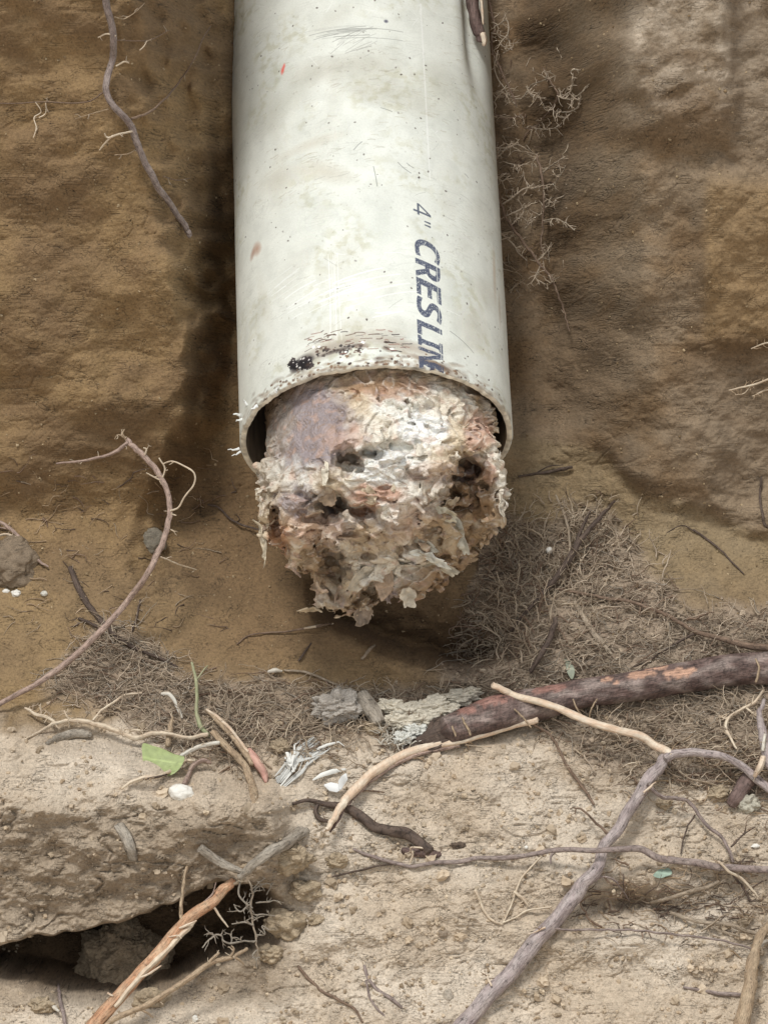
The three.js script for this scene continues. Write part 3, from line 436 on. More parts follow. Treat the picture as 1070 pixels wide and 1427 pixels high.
  const g = new THREE.BufferGeometry(); g.setAttribute('position', new THREE.BufferAttribute(wp, 3)); g.setAttribute('uv', new THREE.BufferAttribute(uv, 2)); g.setAttribute('color', new THREE.BufferAttribute(col, 3)); g.setIndex(ix); g.computeVertexNormals();
  // ragged curled flakes standing off the mass
  const surf = (px, py) => { for (let Z = 420; Z > -200; Z -= 1.5) { const f = (DIST - Z) / DIST, X = (px - CX) * f, Y = (CY - py) * f; if (field(X, Y, Z) < 0) return new THREE.Vector3(X, Y, Z); } return null; };
  const nrm = (p) => { const e = 5; return new THREE.Vector3(base(p.x + e, p.y, p.z) - base(p.x - e, p.y, p.z), base(p.x, p.y + e, p.z) - base(p.x, p.y - e, p.z), base(p.x, p.y, p.z + e) - base(p.x, p.y, p.z - e)).normalize(); };
  function flake(p, n, ang, len, wid, lift, curl, c, lean = 0) {
    const t = new THREE.Vector3(Math.cos(ang), -Math.sin(ang), 0); t.addScaledVector(n, -t.dot(n)).normalize(); const b = new THREE.Vector3().crossVectors(n, t);
    const NR = 8, NA = 36, pp = [], uu = [], cc = [], ii = [], sd = rr(0, 99), q = new THREE.Vector3(), R = [];
    for (let k = 0; k < NA; k++) { const th = k / NA * 2 * Math.PI; R.push(clamp(0.9 + 0.5 * n3(Math.cos(th) * 0.9 + sd, Math.sin(th) * 0.9, 2) + 0.22 * n3(Math.cos(th) * 2.6, Math.sin(th) * 2.6 + sd, 6) + 0.12 * n3(Math.cos(th) * 7, Math.sin(th) * 7 + sd, 8), 0.5, 1.2)); }
    for (const side of [1, -1]) for (let i = 0; i <= NR; i++) for (let k = 0; k < NA; k++) {
      const th = k / NA * 2 * Math.PI, f = i / NR * R[k], u = f * Math.cos(th), v = f * Math.sin(th), h = Math.max(0, u + 0.5);
      const x = len * 0.5 * u, y = wid * 0.5 * v, z = lift * h + curl * len * 0.35 * h * h + curl * v * v * wid * 0.2 + 6 * n3(x / 14, y / 14, sd + 5) + 3 * n3(x / 6, y / 6, sd);
      q.copy(p).addScaledVector(t, x + len * 0.15).addScaledVector(b, y).addScaledVector(n, z + 0.8 * side * (1 - 0.5 * i / NR)); W3(q.x, q.y, q.z, q); pp.push(q.x, q.y, q.z); uu.push((x + sd) * S, y * S);
      const m = 1 + 0.45 * n3(x / 6, y / 9, sd + 40) + 0.35 * n3(x / 11, y / 11, sd + 20) + 0.2 * n3(x / 4, y / 4, sd + 30) + 0.12 * (i > NR - 2); cc.push(clamp(c[0] * m), clamp(c[1] * m), clamp(c[2] * m));
    }
    const st = (NR + 1) * NA; for (let i = 0; i < NR; i++) for (let k = 0; k < NA; k++) { const a = i * NA + k, d = i * NA + (k + 1) % NA; ii.push(a, a + NA, d, d, a + NA, d + NA, st + a, st + d, st + a + NA, st + d, st + d + NA, st + a + NA); }
    for (let k = 0; k < NA; k++) { const a = NR * NA + k, d = NR * NA + (k + 1) % NA; ii.push(a, st + a, d, d, st + a, st + d); }
    const o = new THREE.BufferGeometry(); o.setAttribute('position', new THREE.Float32BufferAttribute(pp, 3)); o.setAttribute('uv', new THREE.Float32BufferAttribute(uu, 2)); o.setAttribute('color', new THREE.Float32BufferAttribute(cc, 3)); o.setIndex(ii); o.computeVertexNormals(); return o;
  }
  const parts = [['sludge', g, M.clog]];
  const fl = (px, py, deg, len, wid, lift, curl, c) => { if (py > 795 && px < 600) { len *= 0.62; wid *= 0.7; } const p = surf(px, py); if (!p) return; parts.push(['flake', flake(p, nrm(p), deg * Math.PI / 180, len, wid, lift * 0.7, curl, c), M.sheet]); };
  // the large ones: [px, py, direction in the picture (degrees, 90 = down), length, width, lift, curl, colour]
  for (const f of [[585, 752, 10, 44, 16, 6, 0.1, [0.62, 0.6, 0.52]], [592, 772, 6, 66, 22, 8, 0.1, [0.68, 0.68, 0.62]], [602, 787, 14, 58, 22, 8, 0.15, [0.54, 0.5, 0.4]], [635, 735, 75, 64, 22, 6, 0.3, [0.52, 0.49, 0.4]], [612, 712, 30, 40, 20, 6, 0.2, [0.58, 0.54, 0.42]],
    [420, 842, 115, 56, 40, 14, 0.3, [0.56, 0.47, 0.35]], [404, 832, 100, 50, 34, 12, -0.2, [0.48, 0.36, 0.28]], [440, 846, 140, 52, 34, 14, 0.3, [0.58, 0.48, 0.34]], [472, 822, 130, 54, 36, 16, 0.4, [0.5, 0.39, 0.3]], [508, 800, 150, 60, 40, 18, 0.4, [0.58, 0.51, 0.4]], [535, 806, 80, 70, 46, 14, -0.2, [0.42, 0.31, 0.22]], [566, 826, 70, 40, 34, 8, 0.3, [0.56, 0.49, 0.38]], [540, 846, 80, 46, 34, 12, 0.3, [0.46, 0.36, 0.27]], [505, 850, 90, 50, 50, 8, 0.2, [0.3, 0.235, 0.18]], [474, 852, 100, 40, 44, 6, 0.2, [0.33, 0.26, 0.2]],
    [366, 745, 90, 60, 18, 6, 0.2, [0.56, 0.49, 0.37]], [380, 796, 80, 50, 22, 6, 0.2, [0.54, 0.45, 0.34]], [455, 655, 95, 32, 12, 6, 0.3, [0.62, 0.56, 0.45]],
    [692, 772, 110, 50, 26, 5, 0.2, [0.42, 0.34, 0.24]], [697, 700, 95, 44, 16, 4, 0.2, [0.54, 0.48, 0.39]], [625, 832, 90, 60, 46, 5, 0.2, [0.3, 0.22, 0.13]], [655, 838, 100, 46, 36, 5, 0.2, [0.28, 0.2, 0.12]]]) fl(...f);
  for (let i = 0; i < 10; i++) { const px = rr(362, 700), py = rr(560, 845); if (G2(px, py, 425, 600, 62, 60) > 0.3) continue; const l = rr(14, 36); const k = rnd(); fl(px, py, rr(20, 160), l, l * rr(0.7, 1.1), rr(0, 4), rr(-0.15, 0.25), k < 0.35 ? [0.6, 0.55, 0.46] : k < 0.7 ? [0.54, 0.45, 0.33] : k < 0.85 ? [0.44, 0.33, 0.27] : [0.36, 0.27, 0.19]); }
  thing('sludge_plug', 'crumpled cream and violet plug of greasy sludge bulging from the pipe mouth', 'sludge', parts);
}

// ------------------------------------------------------------------ roots
// a tube through world points with radii (world units); colours vary along and round it
const _t = new THREE.Vector3(), _n = new THREE.Vector3(), _b = new THREE.Vector3(), _v = new THREE.Vector3();
function tube(acc, pts, rad, sides, colour, rough = 0.1, flat = 1) {
  const n = pts.length, sd = rnd() * 100, base = acc.pos.length / 3; let len = 0;
  _n.set(0.3, 0.8, 0.5);
  for (let i = 0; i < n; i++) {
    const p = pts[i], a = pts[Math.max(0, i - 1)], b = pts[Math.min(n - 1, i + 1)];
    _t.subVectors(b, a).normalize(); _n.addScaledVector(_t, -_n.dot(_t)); if (_n.lengthSq() < 1e-6) _n.set(_t.y, -_t.x, 0.01).addScaledVector(_t, 0); _n.normalize(); _b.crossVectors(_t, _n);
    if (i) len += p.distanceTo(a);
    for (let k = 0; k <= sides; k++) {
      const th = k / sides * 2 * Math.PI, c = Math.cos(th), s = Math.sin(th), r = rad[i] * (1 + (sides > 4 ? rough * (n3(c * 1.4 + sd, s * 1.4, len / Math.max(rad[i], 0.0006) / 5) + 0.5 * n3(c * 3 + sd, s * 3, len / Math.max(rad[i], 0.0006) / 2)) : 0));
      acc.pos.push(p.x + (_n.x * c + _b.x * s * flat) * r, p.y + (_n.y * c + _b.y * s * flat) * r, p.z + (_n.z * c + _b.z * s * flat) * r);
      acc.uv.push(th * rad[0] , len); const q = colour(i / (n - 1), c, s, len, sd); acc.col.push(q[0], q[1], q[2]);
    }
    if (i) for (let k = 0; k < sides; k++) { const w = sides + 1, e = base + (i - 1) * w + k; acc.ix.push(e, e + 1, e + w, e + 1, e + w + 1, e + w); }
  }
  for (const [i, fl] of [[0, 0], [n - 1, 1]]) { const p = pts[i], o = base + i * (sides + 1), c = acc.pos.length / 3, a = pts[i ? n - 2 : 1]; const k0 = rad[i] * 0.4 / Math.max(1e-9, p.distanceTo(a)); acc.pos.push(p.x + (p.x - a.x) * k0, p.y + (p.y - a.y) * k0, p.z + (p.z - a.z) * k0); acc.uv.push(0, len); const q = colour(i ? 1 : 0, 0, 0, len, sd); acc.col.push(q[0], q[1], q[2]); for (let k = 0; k < sides; k++) fl ? acc.ix.push(o + k, o + k + 1, c) : acc.ix.push(o + k + 1, o + k, c); }
}
const ACC = () => ({ pos: [], uv: [], col: [], ix: [] });
function geo(acc) { const g = new THREE.BufferGeometry(); g.setAttribute('position', new THREE.Float32BufferAttribute(acc.pos, 3)); g.setAttribute('uv', new THREE.Float32BufferAttribute(acc.uv, 2)); g.setAttribute('color', new THREE.Float32BufferAttribute(acc.col, 3)); g.setIndex(acc.ix); g.computeVertexNormals(); return g; }
// root colours (linear base colours)
const RC_ = {
  mauve: [[0.31, 0.24, 0.22], [0.42, 0.345, 0.31]], violet: [[0.42, 0.345, 0.335], [0.56, 0.485, 0.46]], cream: [[0.76, 0.66, 0.51], [0.62, 0.49, 0.36]], bone: [[0.8, 0.7, 0.56], [0.72, 0.53, 0.38]], tan: [[0.56, 0.43, 0.29], [0.44, 0.32, 0.21]],
  pinkish: [[0.56, 0.42, 0.345], [0.42, 0.3, 0.25]], orange: [[0.60, 0.32, 0.18], [0.66, 0.45, 0.29]], red: [[0.155, 0.098, 0.085], [0.235, 0.165, 0.145]], dark: [[0.10, 0.07, 0.055], [0.16, 0.115, 0.09]], grey: [[0.36, 0.31, 0.25], [0.46, 0.41, 0.34]], brown: [[0.23, 0.155, 0.11], [0.30, 0.21, 0.15]], hair: [[0.52, 0.43, 0.325], [0.38, 0.3, 0.22]], pale: [[0.64, 0.54, 0.42], [0.5, 0.4, 0.3]], white: [[0.75, 0.73, 0.66], [0.66, 0.6, 0.5]], green: [[0.33, 0.37, 0.2], [0.42, 0.4, 0.26]], pink: [[0.62, 0.34, 0.28], [0.6, 0.38, 0.3]],
};
const tone = (name) => { const [a, b] = RC_[name]; return (t, c, s, len, sd) => { const k = clamp(0.5 + 1.1 * n3(len * 170 + sd, c * 1.2, s * 1.2) + 0.5 * n3(len * 600, c * 2.5 + sd, s * 2.5)), m = 0.9 + 0.25 * n3(len * 1500, c * 4 + sd, s * 4); return [mix(a[0], b[0], k) * m, mix(a[1], b[1], k) * m, mix(a[2], b[2], k) * m]; }; };
// control places [px, py, radius, lift above the ground, absolute depth?] -> world points on a smooth line
function path(cs, step = 3.2, wob = 0.5) {
  const P = cs.map(([x, y, r, l = r, z]) => z === undefined ? at(x, y, l) : atZ(x, y, z)), n = cs.length, pts = [], rad = [];
  const cv = new THREE.CatmullRomCurve3(P, false, 'centripetal'); const L = cv.getLength() / S, m = Math.max(4, Math.ceil(L / step)), sd = rnd() * 200;
  for (let i = 0; i <= m; i++) { const t = i / m, q = cv.getPoint(t), e = t * (n - 1), k = Math.min(n - 2, Math.floor(e)), r = mix(cs[k][2], cs[k + 1][2], e - k); const w = wob * Math.min(r, 3) * S, fq = t * L / (14 + 5 * r); q.x += w * 1.3 * fbm(fq, sd, 1, 2); q.y += w * fbm(fq, sd, 5, 2); q.z += w * fbm(fq, sd, 9, 2); pts.push(q); rad.push(r * S); }
  return { pts, rad, L };
}
// a wandering fine rootlet from world point p
function hairLine(acc, p, dir, len, r, colour, sides = 4, kink = 0.55, sag = 0, step = 4) {
  const m = Math.max(3, Math.round(len / step)), pts = [p.clone()], rad = [(r *= 1.3) * S], d = dir.clone().normalize(), q = p.clone();
  for (let i = 1; i <= m; i++) { d.x += rr(-kink, kink); d.y += rr(-kink, kink) - sag; d.z += rr(-kink, kink); d.normalize(); q.addScaledVector(d, len / m * S); pts.push(q.clone()); rad.push(r * S * (1 - 0.7 * i / m)); }
  tube(acc, pts, rad, sides, colour, 0); return pts;
}
const vdir = (a, out = 0) => { const d = new THREE.Vector3(Math.cos(a), -Math.sin(a), out); return W3(d.x, d.y, d.z).normalize(); };
// one root: stem + named side branches + rootlets growing from the stem
function root(name, label, cat, o) {
  const sides = o.sides ?? 9, mat = o.mat ?? M.root, mk = (cs, colr, sd, w) => { const a = ACC(), p = path(cs, o.step ?? 3, w ?? o.wob ?? 0.5); tube(a, p.pts, p.rad, sd, tone(colr), o.rough ?? 0.22); return [geo(a), p]; };
  const [g, p] = mk(o.stem, o.col, sides), pm = (c, m) => ['bone', 'white', 'cream', 'pink', 'green'].includes(c) ? M.peel : m, parts = [[o.stemName ?? 'stem', g, pm(o.col, mat)]], lines = [p];
  for (const b of o.br ?? []) { const [bg, bp] = mk(b.p, b.col ?? o.col, b.sides ?? 6, b.wob); parts.push([b.n ?? 'side_branch', bg, pm(b.col ?? o.col, mat), b.label ? { label: b.label } : undefined]); lines.push(bp); }
  if (o.hair) { const [n, l0, l1, r, colr, kink = 0.5, from = 0] = o.hair, a = ACC(); for (let i = 0; i < n; i++) { const L = lines[from ? 1 + i % (lines.length - 1) : i % lines.length], k = Math.floor(rr(0, L.pts.length - 1)); const len = rr(l0, l1), ang = rr(0, 6.28); const q = hairLine(a, L.pts[k], vdir(ang, rr(-0.3, 0.6)), len, r * rr(0.7, 1.3), tone(colr), 4, kink); if (rnd() < 0.6) hairLine(a, q[Math.floor(q.length / 2)], vdir(ang + rr(-1, 1), rr(-0.3, 0.5)), len * 0.5, r * 0.7, tone(colr), 4, kink); } parts.push(['rootlets', geo(a), M.fine, { kind: 'stuff' }]); }
  return thing(name, label, cat, parts);
}

// --- on the bank
root('hanging_root', 'grey mauve root hanging down the bank left of the pipe, cut at its tip', 'root', { col: 'mauve', sides: 10,
  stem: [[143, -40, 5.1, 30], [150, 10, 5.1, 26], [159, 55, 4.76, 24], [157, 85, 4.59, 20], [148, 122, 4.59, 20], [160, 148, 4.76, 22], [182, 175, 4.93, 24], [196, 212, 4.76, 26], [216, 252, 4.59, 30], [240, 288, 4.42, 36], [258, 315, 4.08, 42], [266, 329, 3.57, 46]],
  br: [{ col: 'brown', p: [[183, 166, 2.04, 24], [205, 158, 1.7, 24], [228, 140, 1.53, 40], [250, 114, 1.36, 70], [270, 84, 1.1, 100], [283, 54, 0.85, 130], [294, 36, 0.68, 140]] }, { col: 'brown', p: [[146, 128, 1.36, 18], [122, 142, 1.02, 8], [60, 142, 0.85, 6], [20, 144, 0.85, 6], [-20, 144, 0.68, 6]] },
    { col: 'cream', p: [[184, 183, 1.53, 28], [165, 187, 1.36, 26], [150, 192, 1.44, 22], [146, 186, 0.85, 22]] }, { col: 'cream', p: [[158, 189, 1.36, 24], [148, 198, 1.27, 22], [139, 209, 1.02, 20]] }, { col: 'cream', p: [[162, 50, 1.36, 28], [150, 47, 1.27, 24], [137, 52, 0.85, 18]] }, { col: 'cream', p: [[162, 92, 1.19, 24], [174, 86, 1.36, 24], [180, 88, 0.85, 24]] }, { col: 'brown', p: [[163, 56, 0.85, 24], [190, 57, 0.765, 16], [208, 56, 0.68, 20], [236, 42, 0.595, 30]] }, { col: 'cream', p: [[205, 57, 0.765, 18], [200, 66, 0.85, 16], [195, 70, 0.68, 16]] }, { col: 'tan', p: [[160, 24, 1.02, 24], [174, 26, 0.85, 20], [190, 16, 0.68, 18], [202, 4, 0.595, 18]] }, { col: 'cream', p: [[50, 142, 0.85, 6], [58, 156, 0.935, 7], [48, 164, 0.85, 6], [51, 178, 0.765, 6], [47, 192, 0.595, 6]] }, { col: 'cream', p: [[64, 143, 0.765, 6], [64, 158, 0.85, 6], [55, 164, 0.68, 6]] }, { col: 'tan', p: [[194, 204, 0.85, 30], [180, 214, 0.85, 20], [160, 216, 0.68, 10]] }, { col: 'brown', p: [[228, 246, 0.85, 34], [248, 251, 0.765, 30], [266, 248, 0.595, 40]] }, { col: 'tan', p: [[152, 152, 0.765, 18], [130, 158, 0.68, 10], [105, 166, 0.51, 6]] }],
  hair: [34, 5, 11.9, 0.7, 'hair'] });
const sideRoots = [
  ['branching brown root fringe hanging beside the pipe, near its dent', [[676, -10, 2, 60], [688, 36, 2, 56], [684, 64, 1.9, 56], [699, 100, 1.8, 60], [712, 128, 1.5, 70], [719, 146, 1, 74]], [[[690, 36, 1.2, 60], [705, 28, 1.1, 70], [708, 44, 1, 72], [698, 62, 0.9, 74], [714, 70, 0.8, 76]], [[712, 134, 1.2, 70], [724, 138, 1.2, 72], [740, 119, 1.2, 74], [760, 110, 1, 76], [766, 98, 0.8, 76]], [[694, 70, 1.1, 60], [690, 100, 1, 60], [706, 128, 1, 66], [719, 148, 0.8, 70]], [[740, 134, 0.9, 74], [752, 136, 0.7, 74], [735, 128, 0.9, 74]], [[684, 46, 1, 56], [704, 52, 0.9, 64], [712, 66, 0.8, 66], [701, 74, 0.8, 66]]]],
  ['looping pale rootlet cluster on the bank right of the pipe, below the bright soil bulge', [[757, 95, 1.2, 30], [766, 114, 1.2, 26], [776, 132, 1.3, 24], [770, 148, 1.3, 24], [756, 166, 1.2, 26], [742, 178, 1.1, 28], [730, 178, 0.8, 30]], [[[776, 134, 1, 24], [792, 138, 0.9, 22], [806, 132, 1, 20], [820, 118, 0.7, 20]], [[794, 128, 1, 20], [798, 110, 1, 20], [796, 100, 0.9, 20], [808, 97, 0.7, 20]], [[808, 130, 0.9, 20], [806, 146, 0.9, 20], [793, 156, 0.9, 22], [775, 155, 0.8, 24]], [[742, 178, 1, 28], [760, 180, 0.9, 26], [782, 176, 0.7, 24]], [[768, 150, 0.8, 24], [780, 164, 0.8, 22], [796, 158, 0.6, 22]]]],
  ['upright forked rootlet standing off the bank right of the pipe print', [[748, 214, 1.6, 40], [753, 236, 2, 40], [757, 268, 1.9, 42], [758, 298, 1.7, 44], [755, 330, 1.4, 46], [756, 356, 1.2, 50]], [[[756, 240, 1.1, 40], [772, 228, 1.1, 36], [790, 217, 0.7, 34]], [[757, 264, 1.2, 42], [774, 254, 1.2, 38], [780, 246, 1, 36], [787, 231, 0.7, 34]], [[756, 258, 1, 42], [742, 262, 1.1, 46], [730, 250, 0.7, 50]], [[758, 290, 1, 42], [770, 282, 0.9, 38], [776, 275, 0.7, 36]], [[756, 308, 1, 44], [774, 305, 0.9, 38], [790, 312, 0.8, 34], [800, 321, 0.9, 34]], [[755, 298, 1, 46], [742, 306, 1, 50], [732, 318, 0.7, 54]]]],
  ['tangled mauve root running down along the pipe edge to a long bare tip', [[692, 262, 2, 70], [698, 288, 2, 70], [714, 318, 2.1, 66], [734, 344, 2.2, 60], [750, 366, 2, 56], [764, 382, 1.7, 50], [776, 406, 1.5, 44], [785, 432, 1.3, 40], [793, 462, 1, 36]], [[[694, 286, 1.3, 68], [712, 276, 1.3, 66], [728, 264, 1.2, 60], [744, 258, 0.9, 54]], [[706, 300, 1.3, 66], [724, 292, 1.2, 62], [742, 284, 0.7, 56]], [[696, 324, 1.3, 70], [712, 338, 1.3, 68], [722, 352, 1.1, 62], [734, 364, 0.8, 58]], [[750, 364, 1.1, 56], [762, 352, 1.1, 50], [768, 338, 0.7, 46]], [[752, 372, 1, 56], [746, 386, 0.9, 56], [760, 396, 0.8, 50], [779, 386, 0.7, 46]], [[712, 314, 1, 66], [726, 302, 1, 60], [734, 308, 0.7, 58]]]],
  ['short pale rootlets between the pipe edge and the bank, above the print', [[687, 158, 1.6, 70], [700, 165, 1.4, 70], [716, 164, 1.2, 70], [729, 158, 0.8, 68]], [[[688, 206, 1.4, 70], [704, 206, 1.2, 70], [720, 202, 1, 66], [728, 204, 0.6, 64]], [[690, 222, 1.2, 72], [702, 210, 1, 70], [716, 202, 0.7, 68]], [[688, 142, 1, 70], [698, 128, 0.9, 70], [708, 134, 0.7, 70]], [[704, 226, 0.9, 60], [718, 230, 0.8, 56], [730, 232, 0.5, 50]], [[692, 248, 1, 70], [700, 252, 0.8, 70], [708, 246, 0.6, 70]]]],
];
for (const [l, st, br] of sideRoots) root('fine_root', l, 'root', { col: 'brown', sides: 7, stem: st, br: br.map((p) => ({ p, col: 'pale' })), hair: [80, 5, 20, 0.7, 'pale', 0.6], wob: 1.4 });
root('broken_root', 'brown broken root end pressed against the top right of the pipe', 'root', { col: 'red', sides: 12, mat: M.bark, rough: 0.4, stem: [[655, -60, 9, 0, -150], [657, -20, 9, 0, -155], [659, 5, 8.5, 0, -160], [663, 28, 8, 0, -160], [668, 46, 7.5, 0, -158], [671, 58, 5, 0, -158]], br: [{ n: 'torn_wood', col: 'bone', label: 'pale torn wood at the break', p: [[672, 46, 4, 0, -152], [675, 56, 4.5, 0, -152], [674, 63, 2.6, 0, -152]] }, { n: 'torn_wood', col: 'bone', p: [[668, -20, 2.4, 0, -142], [671, 10, 2.2, 0, -146], [673, 34, 1.4, 0, -148]] }] });
root('curved_root', 'long pinkish root arching from the left edge up beside the clogged pipe end', 'root', { col: 'pinkish', sides: 10, stem: [[-30, 1000, 3.52, 16], [0, 980, 3.7, 26], [50, 954, 4.05, 40], [100, 918, 4.4, 54], [142, 878, 4.58, 66], [175, 842, 4.4, 76], [205, 800, 4.4, 0, 0], [222, 768, 4.4, 0, 0], [233, 735, 4.22, 0, -4], [237, 704, 4.05, 0, -10], [230, 674, 4.22, 0, -16], [214, 650, 4.4, 0, -22], [195, 630, 4.22, 0, -30], [177, 613, 3.52, 0, -40]],
  br: [{ p: [[180, 616, 3.17, 0, -36], [160, 631, 2.82, 0, -40], [138, 638, 2.29, 0, -44], [110, 643, 1.94, 0, -50], [79, 646, 1.41, 0, -56]] }, { col: 'cream', p: [[238, 712, 1.58, 0, -6], [249, 708, 1.32, 0, -4], [258, 692, 1.32, 0, -2], [271, 674, 1.41, 0, 0], [271, 660, 1.41, 0, 0], [254, 648, 1.23, 0, -2], [240, 643, 1.23, 0, -6], [228, 646, 1.06, 0, -12]] }, { col: 'cream', p: [[226, 668, 1.41, 0, -16], [230, 652, 1.23, 0, -12], [222, 638, 0.88, 0, -14]] }, { col: 'cream', p: [[226, 670, 1.41, 0, -16], [214, 664, 1.14, 0, -14], [204, 659, 0.704, 0, -14]] }, { col: 'tan', p: [[177, 614, 1.76, 0, -38], [171, 604, 1.41, 0, -36], [174, 598, 0.88, 0, -36]] }, { col: 'tan', p: [[176, 612, 1.32, 0, -38], [165, 606, 1.06, 0, -36], [160, 612, 0.704, 0, -36]] }, { col: 'cream', p: [[202, 634, 1.76, 0, -24], [204, 626, 1.41, 0, -22], [200, 624, 0.88, 0, -22]] }, { col: 'cream', p: [[224, 776, 1.23, 0, 0], [248, 786, 1.06, 0, -20], [274, 794, 0.792, 0, -50]] }, { col: 'cream', p: [[238, 716, 1.23, 0, -6], [246, 718, 0.88, 0, -4]] }, { col: 'cream', p: [[238, 738, 1.06, 0, -4], [244, 741, 0.704, 0, -2]] }],
  hair: [26, 4, 10.6, 0.7, 'cream'] });
root('thin_root', 'thin pale forked root over the brown rock at the left edge', 'root', { col: 'pinkish', stem: [[-20, 722, 2.4, 16], [3, 728, 2.6, 14], [18, 740, 2.6, 14], [33, 756, 2.6, 12], [44, 772, 2.4, 10], [58, 784, 2, 8], [68, 790, 1.2, 6]], br: [{ col: 'cream', p: [[-15, 752, 1.6, 14], [8, 744, 1.8, 14], [24, 750, 2, 14], [33, 757, 2, 12]] }, { p: [[18, 738, 1.4, 14], [5, 736, 1, 12], [-6, 734, 0.8, 12]] }], hair: [12, 4, 12, 0.6, 'cream'] });
root('thin_root', 'cream rootlet tuft poking from the bank at the right edge', 'root', { col: 'cream', stem: [[1090, 520, 1.6, 14], [1070, 528, 1.5, 14], [1050, 536, 1.4, 14], [1032, 540, 1.2, 12], [1015, 544, 0.8, 10]], br: [{ p: [[1090, 540, 1.2, 12], [1066, 544, 1.1, 12], [1048, 552, 0.8, 10]] }, { p: [[1046, 536, 1, 12], [1036, 548, 0.8, 10], [1024, 550, 0.6, 8]] }, { p: [[1090, 476, 1.4, 12], [1068, 478, 1.2, 10], [1046, 486, 0.7, 6]] }], hair: [30, 6, 18, 0.6, 'tan'] });
root('dark_twig', 'short dark twig lying on the soil just right of the sludge', 'twig', { col: 'dark', stem: [[722, 664, 1.4, 3], [745, 660, 1.8, 4], [770, 657, 2.6, 6], [786, 653, 2.8, 8], [797, 651, 2, 9]], br: [{ p: [[742, 662, 1, 3], [764, 650, 1, 5], [784, 648, 0.8, 7]] }] });
root('dark_twig', 'thin dark crooked stem on the soil slope near the right edge', 'twig', { col: 'dark', stem: [[1060, 664, 1.6, 3], [1058, 690, 1.8, 3], [1062, 718, 1.8, 3], [1066, 732, 1.8, 3], [1080, 738, 1.6, 3]], wob: 1 });
root('dark_twig', 'thin dark stem slanting down the slope above the big red root', 'twig', { col: 'dark', stem: [[966, 738, 1.6, 3], [985, 752, 1.6, 4], [1005, 768, 1.3, 4], [1020, 784, 1.2, 4], [1036, 800, 1, 4]], br: [{ p: [[966, 740, 1, 3], [950, 732, 0.8, 2], [925, 745, 0.7, 2]] }] });
// --- on the floor
{ // the thick broken root
  const a = ACC(), p = path([[1140, 925, 23.5, 22], [1080, 929, 23, 22], [1020, 932, 22, 24], [950, 945, 21.5, 26], [880, 956, 20.5, 28], [820, 965, 20, 30], [760, 980, 22, 32], [700, 994, 26, 34], [650, 1008, 24, 34], [622, 1018, 20, 32]], 2.2, 0.8);
  const spotsR = [[944, 938, 22, 7, 0], [893, 940, 20, 5, 0], [846, 947, 10, 3, 0], [858, 952, 5, 3, 0], [1025, 917, 5, 3, 0], [1012, 921, 4, 3, 0], [765, 960, 24, 5, 1], [685, 976, 28, 7, 1], [650, 990, 16, 5, 1], [915, 930, 18, 3, 0]];
  tube(a, p.pts, p.rad, 40, (t, c, s, len, sd) => tone('red')(t, c, s, len, sd), 0.13);
  const g = geo(a), pa = g.attributes.position, ca = g.attributes.color; const v = new THREE.Vector3();
  const mv = new THREE.Matrix4().makeRotationX(PITCH);
  for (let i = 0; i < pa.count; i++) { v.fromBufferAttribute(pa, i).applyMatrix4(mv).divideScalar(S); const [px, py] = unAt(v.x, v.y, v.z), n = n3(px / 6, py / 6, 3); const ed = n3(px / 10, py / 5, 7);
    const bk = 0.85 + 0.5 * n3(px / 24, py / 9, 12) + 0.5 * n3(px / 3, py / 3, 12); const gr = 0.7 * ss(-0.1, 0.4, n3(px / 30, py / 12, 15)); for (let e = 0; e < 3; e++) { let q = ca.array[i * 3 + e]; q = mix(q, [0.4, 0.325, 0.29][e], gr) * bk; ca.array[i * 3 + e] = Math.max(0.02, q); }
    if (v.z > 0) for (const [x, y, rx, ry, red] of spotsR) { const k = ss(1.1, 0.85, Math.hypot((px - x) / rx, (py - y + 0.14 * (px - x)) / ry) + 0.5 * ed + 0.25 * n); const c = red ? [0.38, 0.19, 0.15] : [0.56, 0.34, 0.24]; if (k > 0) for (let e = 0; e < 3; e++) ca.array[i * 3 + e] = mix(ca.array[i * 3 + e], c[e] * (1 + 0.3 * n), k * (red ? 0.7 : 1)); } }
  const parts = [['stem', g, M.bark]];
  for (const pts of [[[628, 1012, 16, 30], [606, 1022, 13, 20], [588, 1030, 8, 14], [572, 1036, 4, 10]], [[640, 1030, 9, 14], [600, 1040, 7, 12], [560, 1046, 4, 8]]]) { const b = ACC(), q = path(pts, 2, 1.5); tube(b, q.pts, q.rad, 14, tone('dark'), 0.7); parts.push(['broken_end', geo(b), M.bark, { label: 'dark torn end of the root' }]); }
  for (const pts of [[[655, 1024, 1.6, 56], [648, 1010, 1.8, 60], [644, 1000, 1, 62]], [[636, 1026, 1.5, 50], [630, 1012, 1.4, 56]], [[740, 1014, 1.4, 50], [726, 998, 1.4, 62], [716, 988, 1, 64]], [[812, 1000, 1.6, 40], [804, 990, 1.6, 56], [798, 974, 1, 62]], [[820, 1000, 1.4, 40], [824, 986, 1.3, 58], [832, 974, 0.8, 60]], [[1054, 950, 1.8, 50], [1056, 930, 1.8, 56], [1052, 918, 1.2, 56]]]) { const b = ACC(), q = path(pts, 2, 1); tube(b, q.pts, q.rad, 6, tone('tan'), 0.2); parts.push(['rootlet', geo(b), M.root]); }
  thing('thick_root', 'thick reddish brown root with orange bark scars, broken off below the pipe', 'root', parts);
}
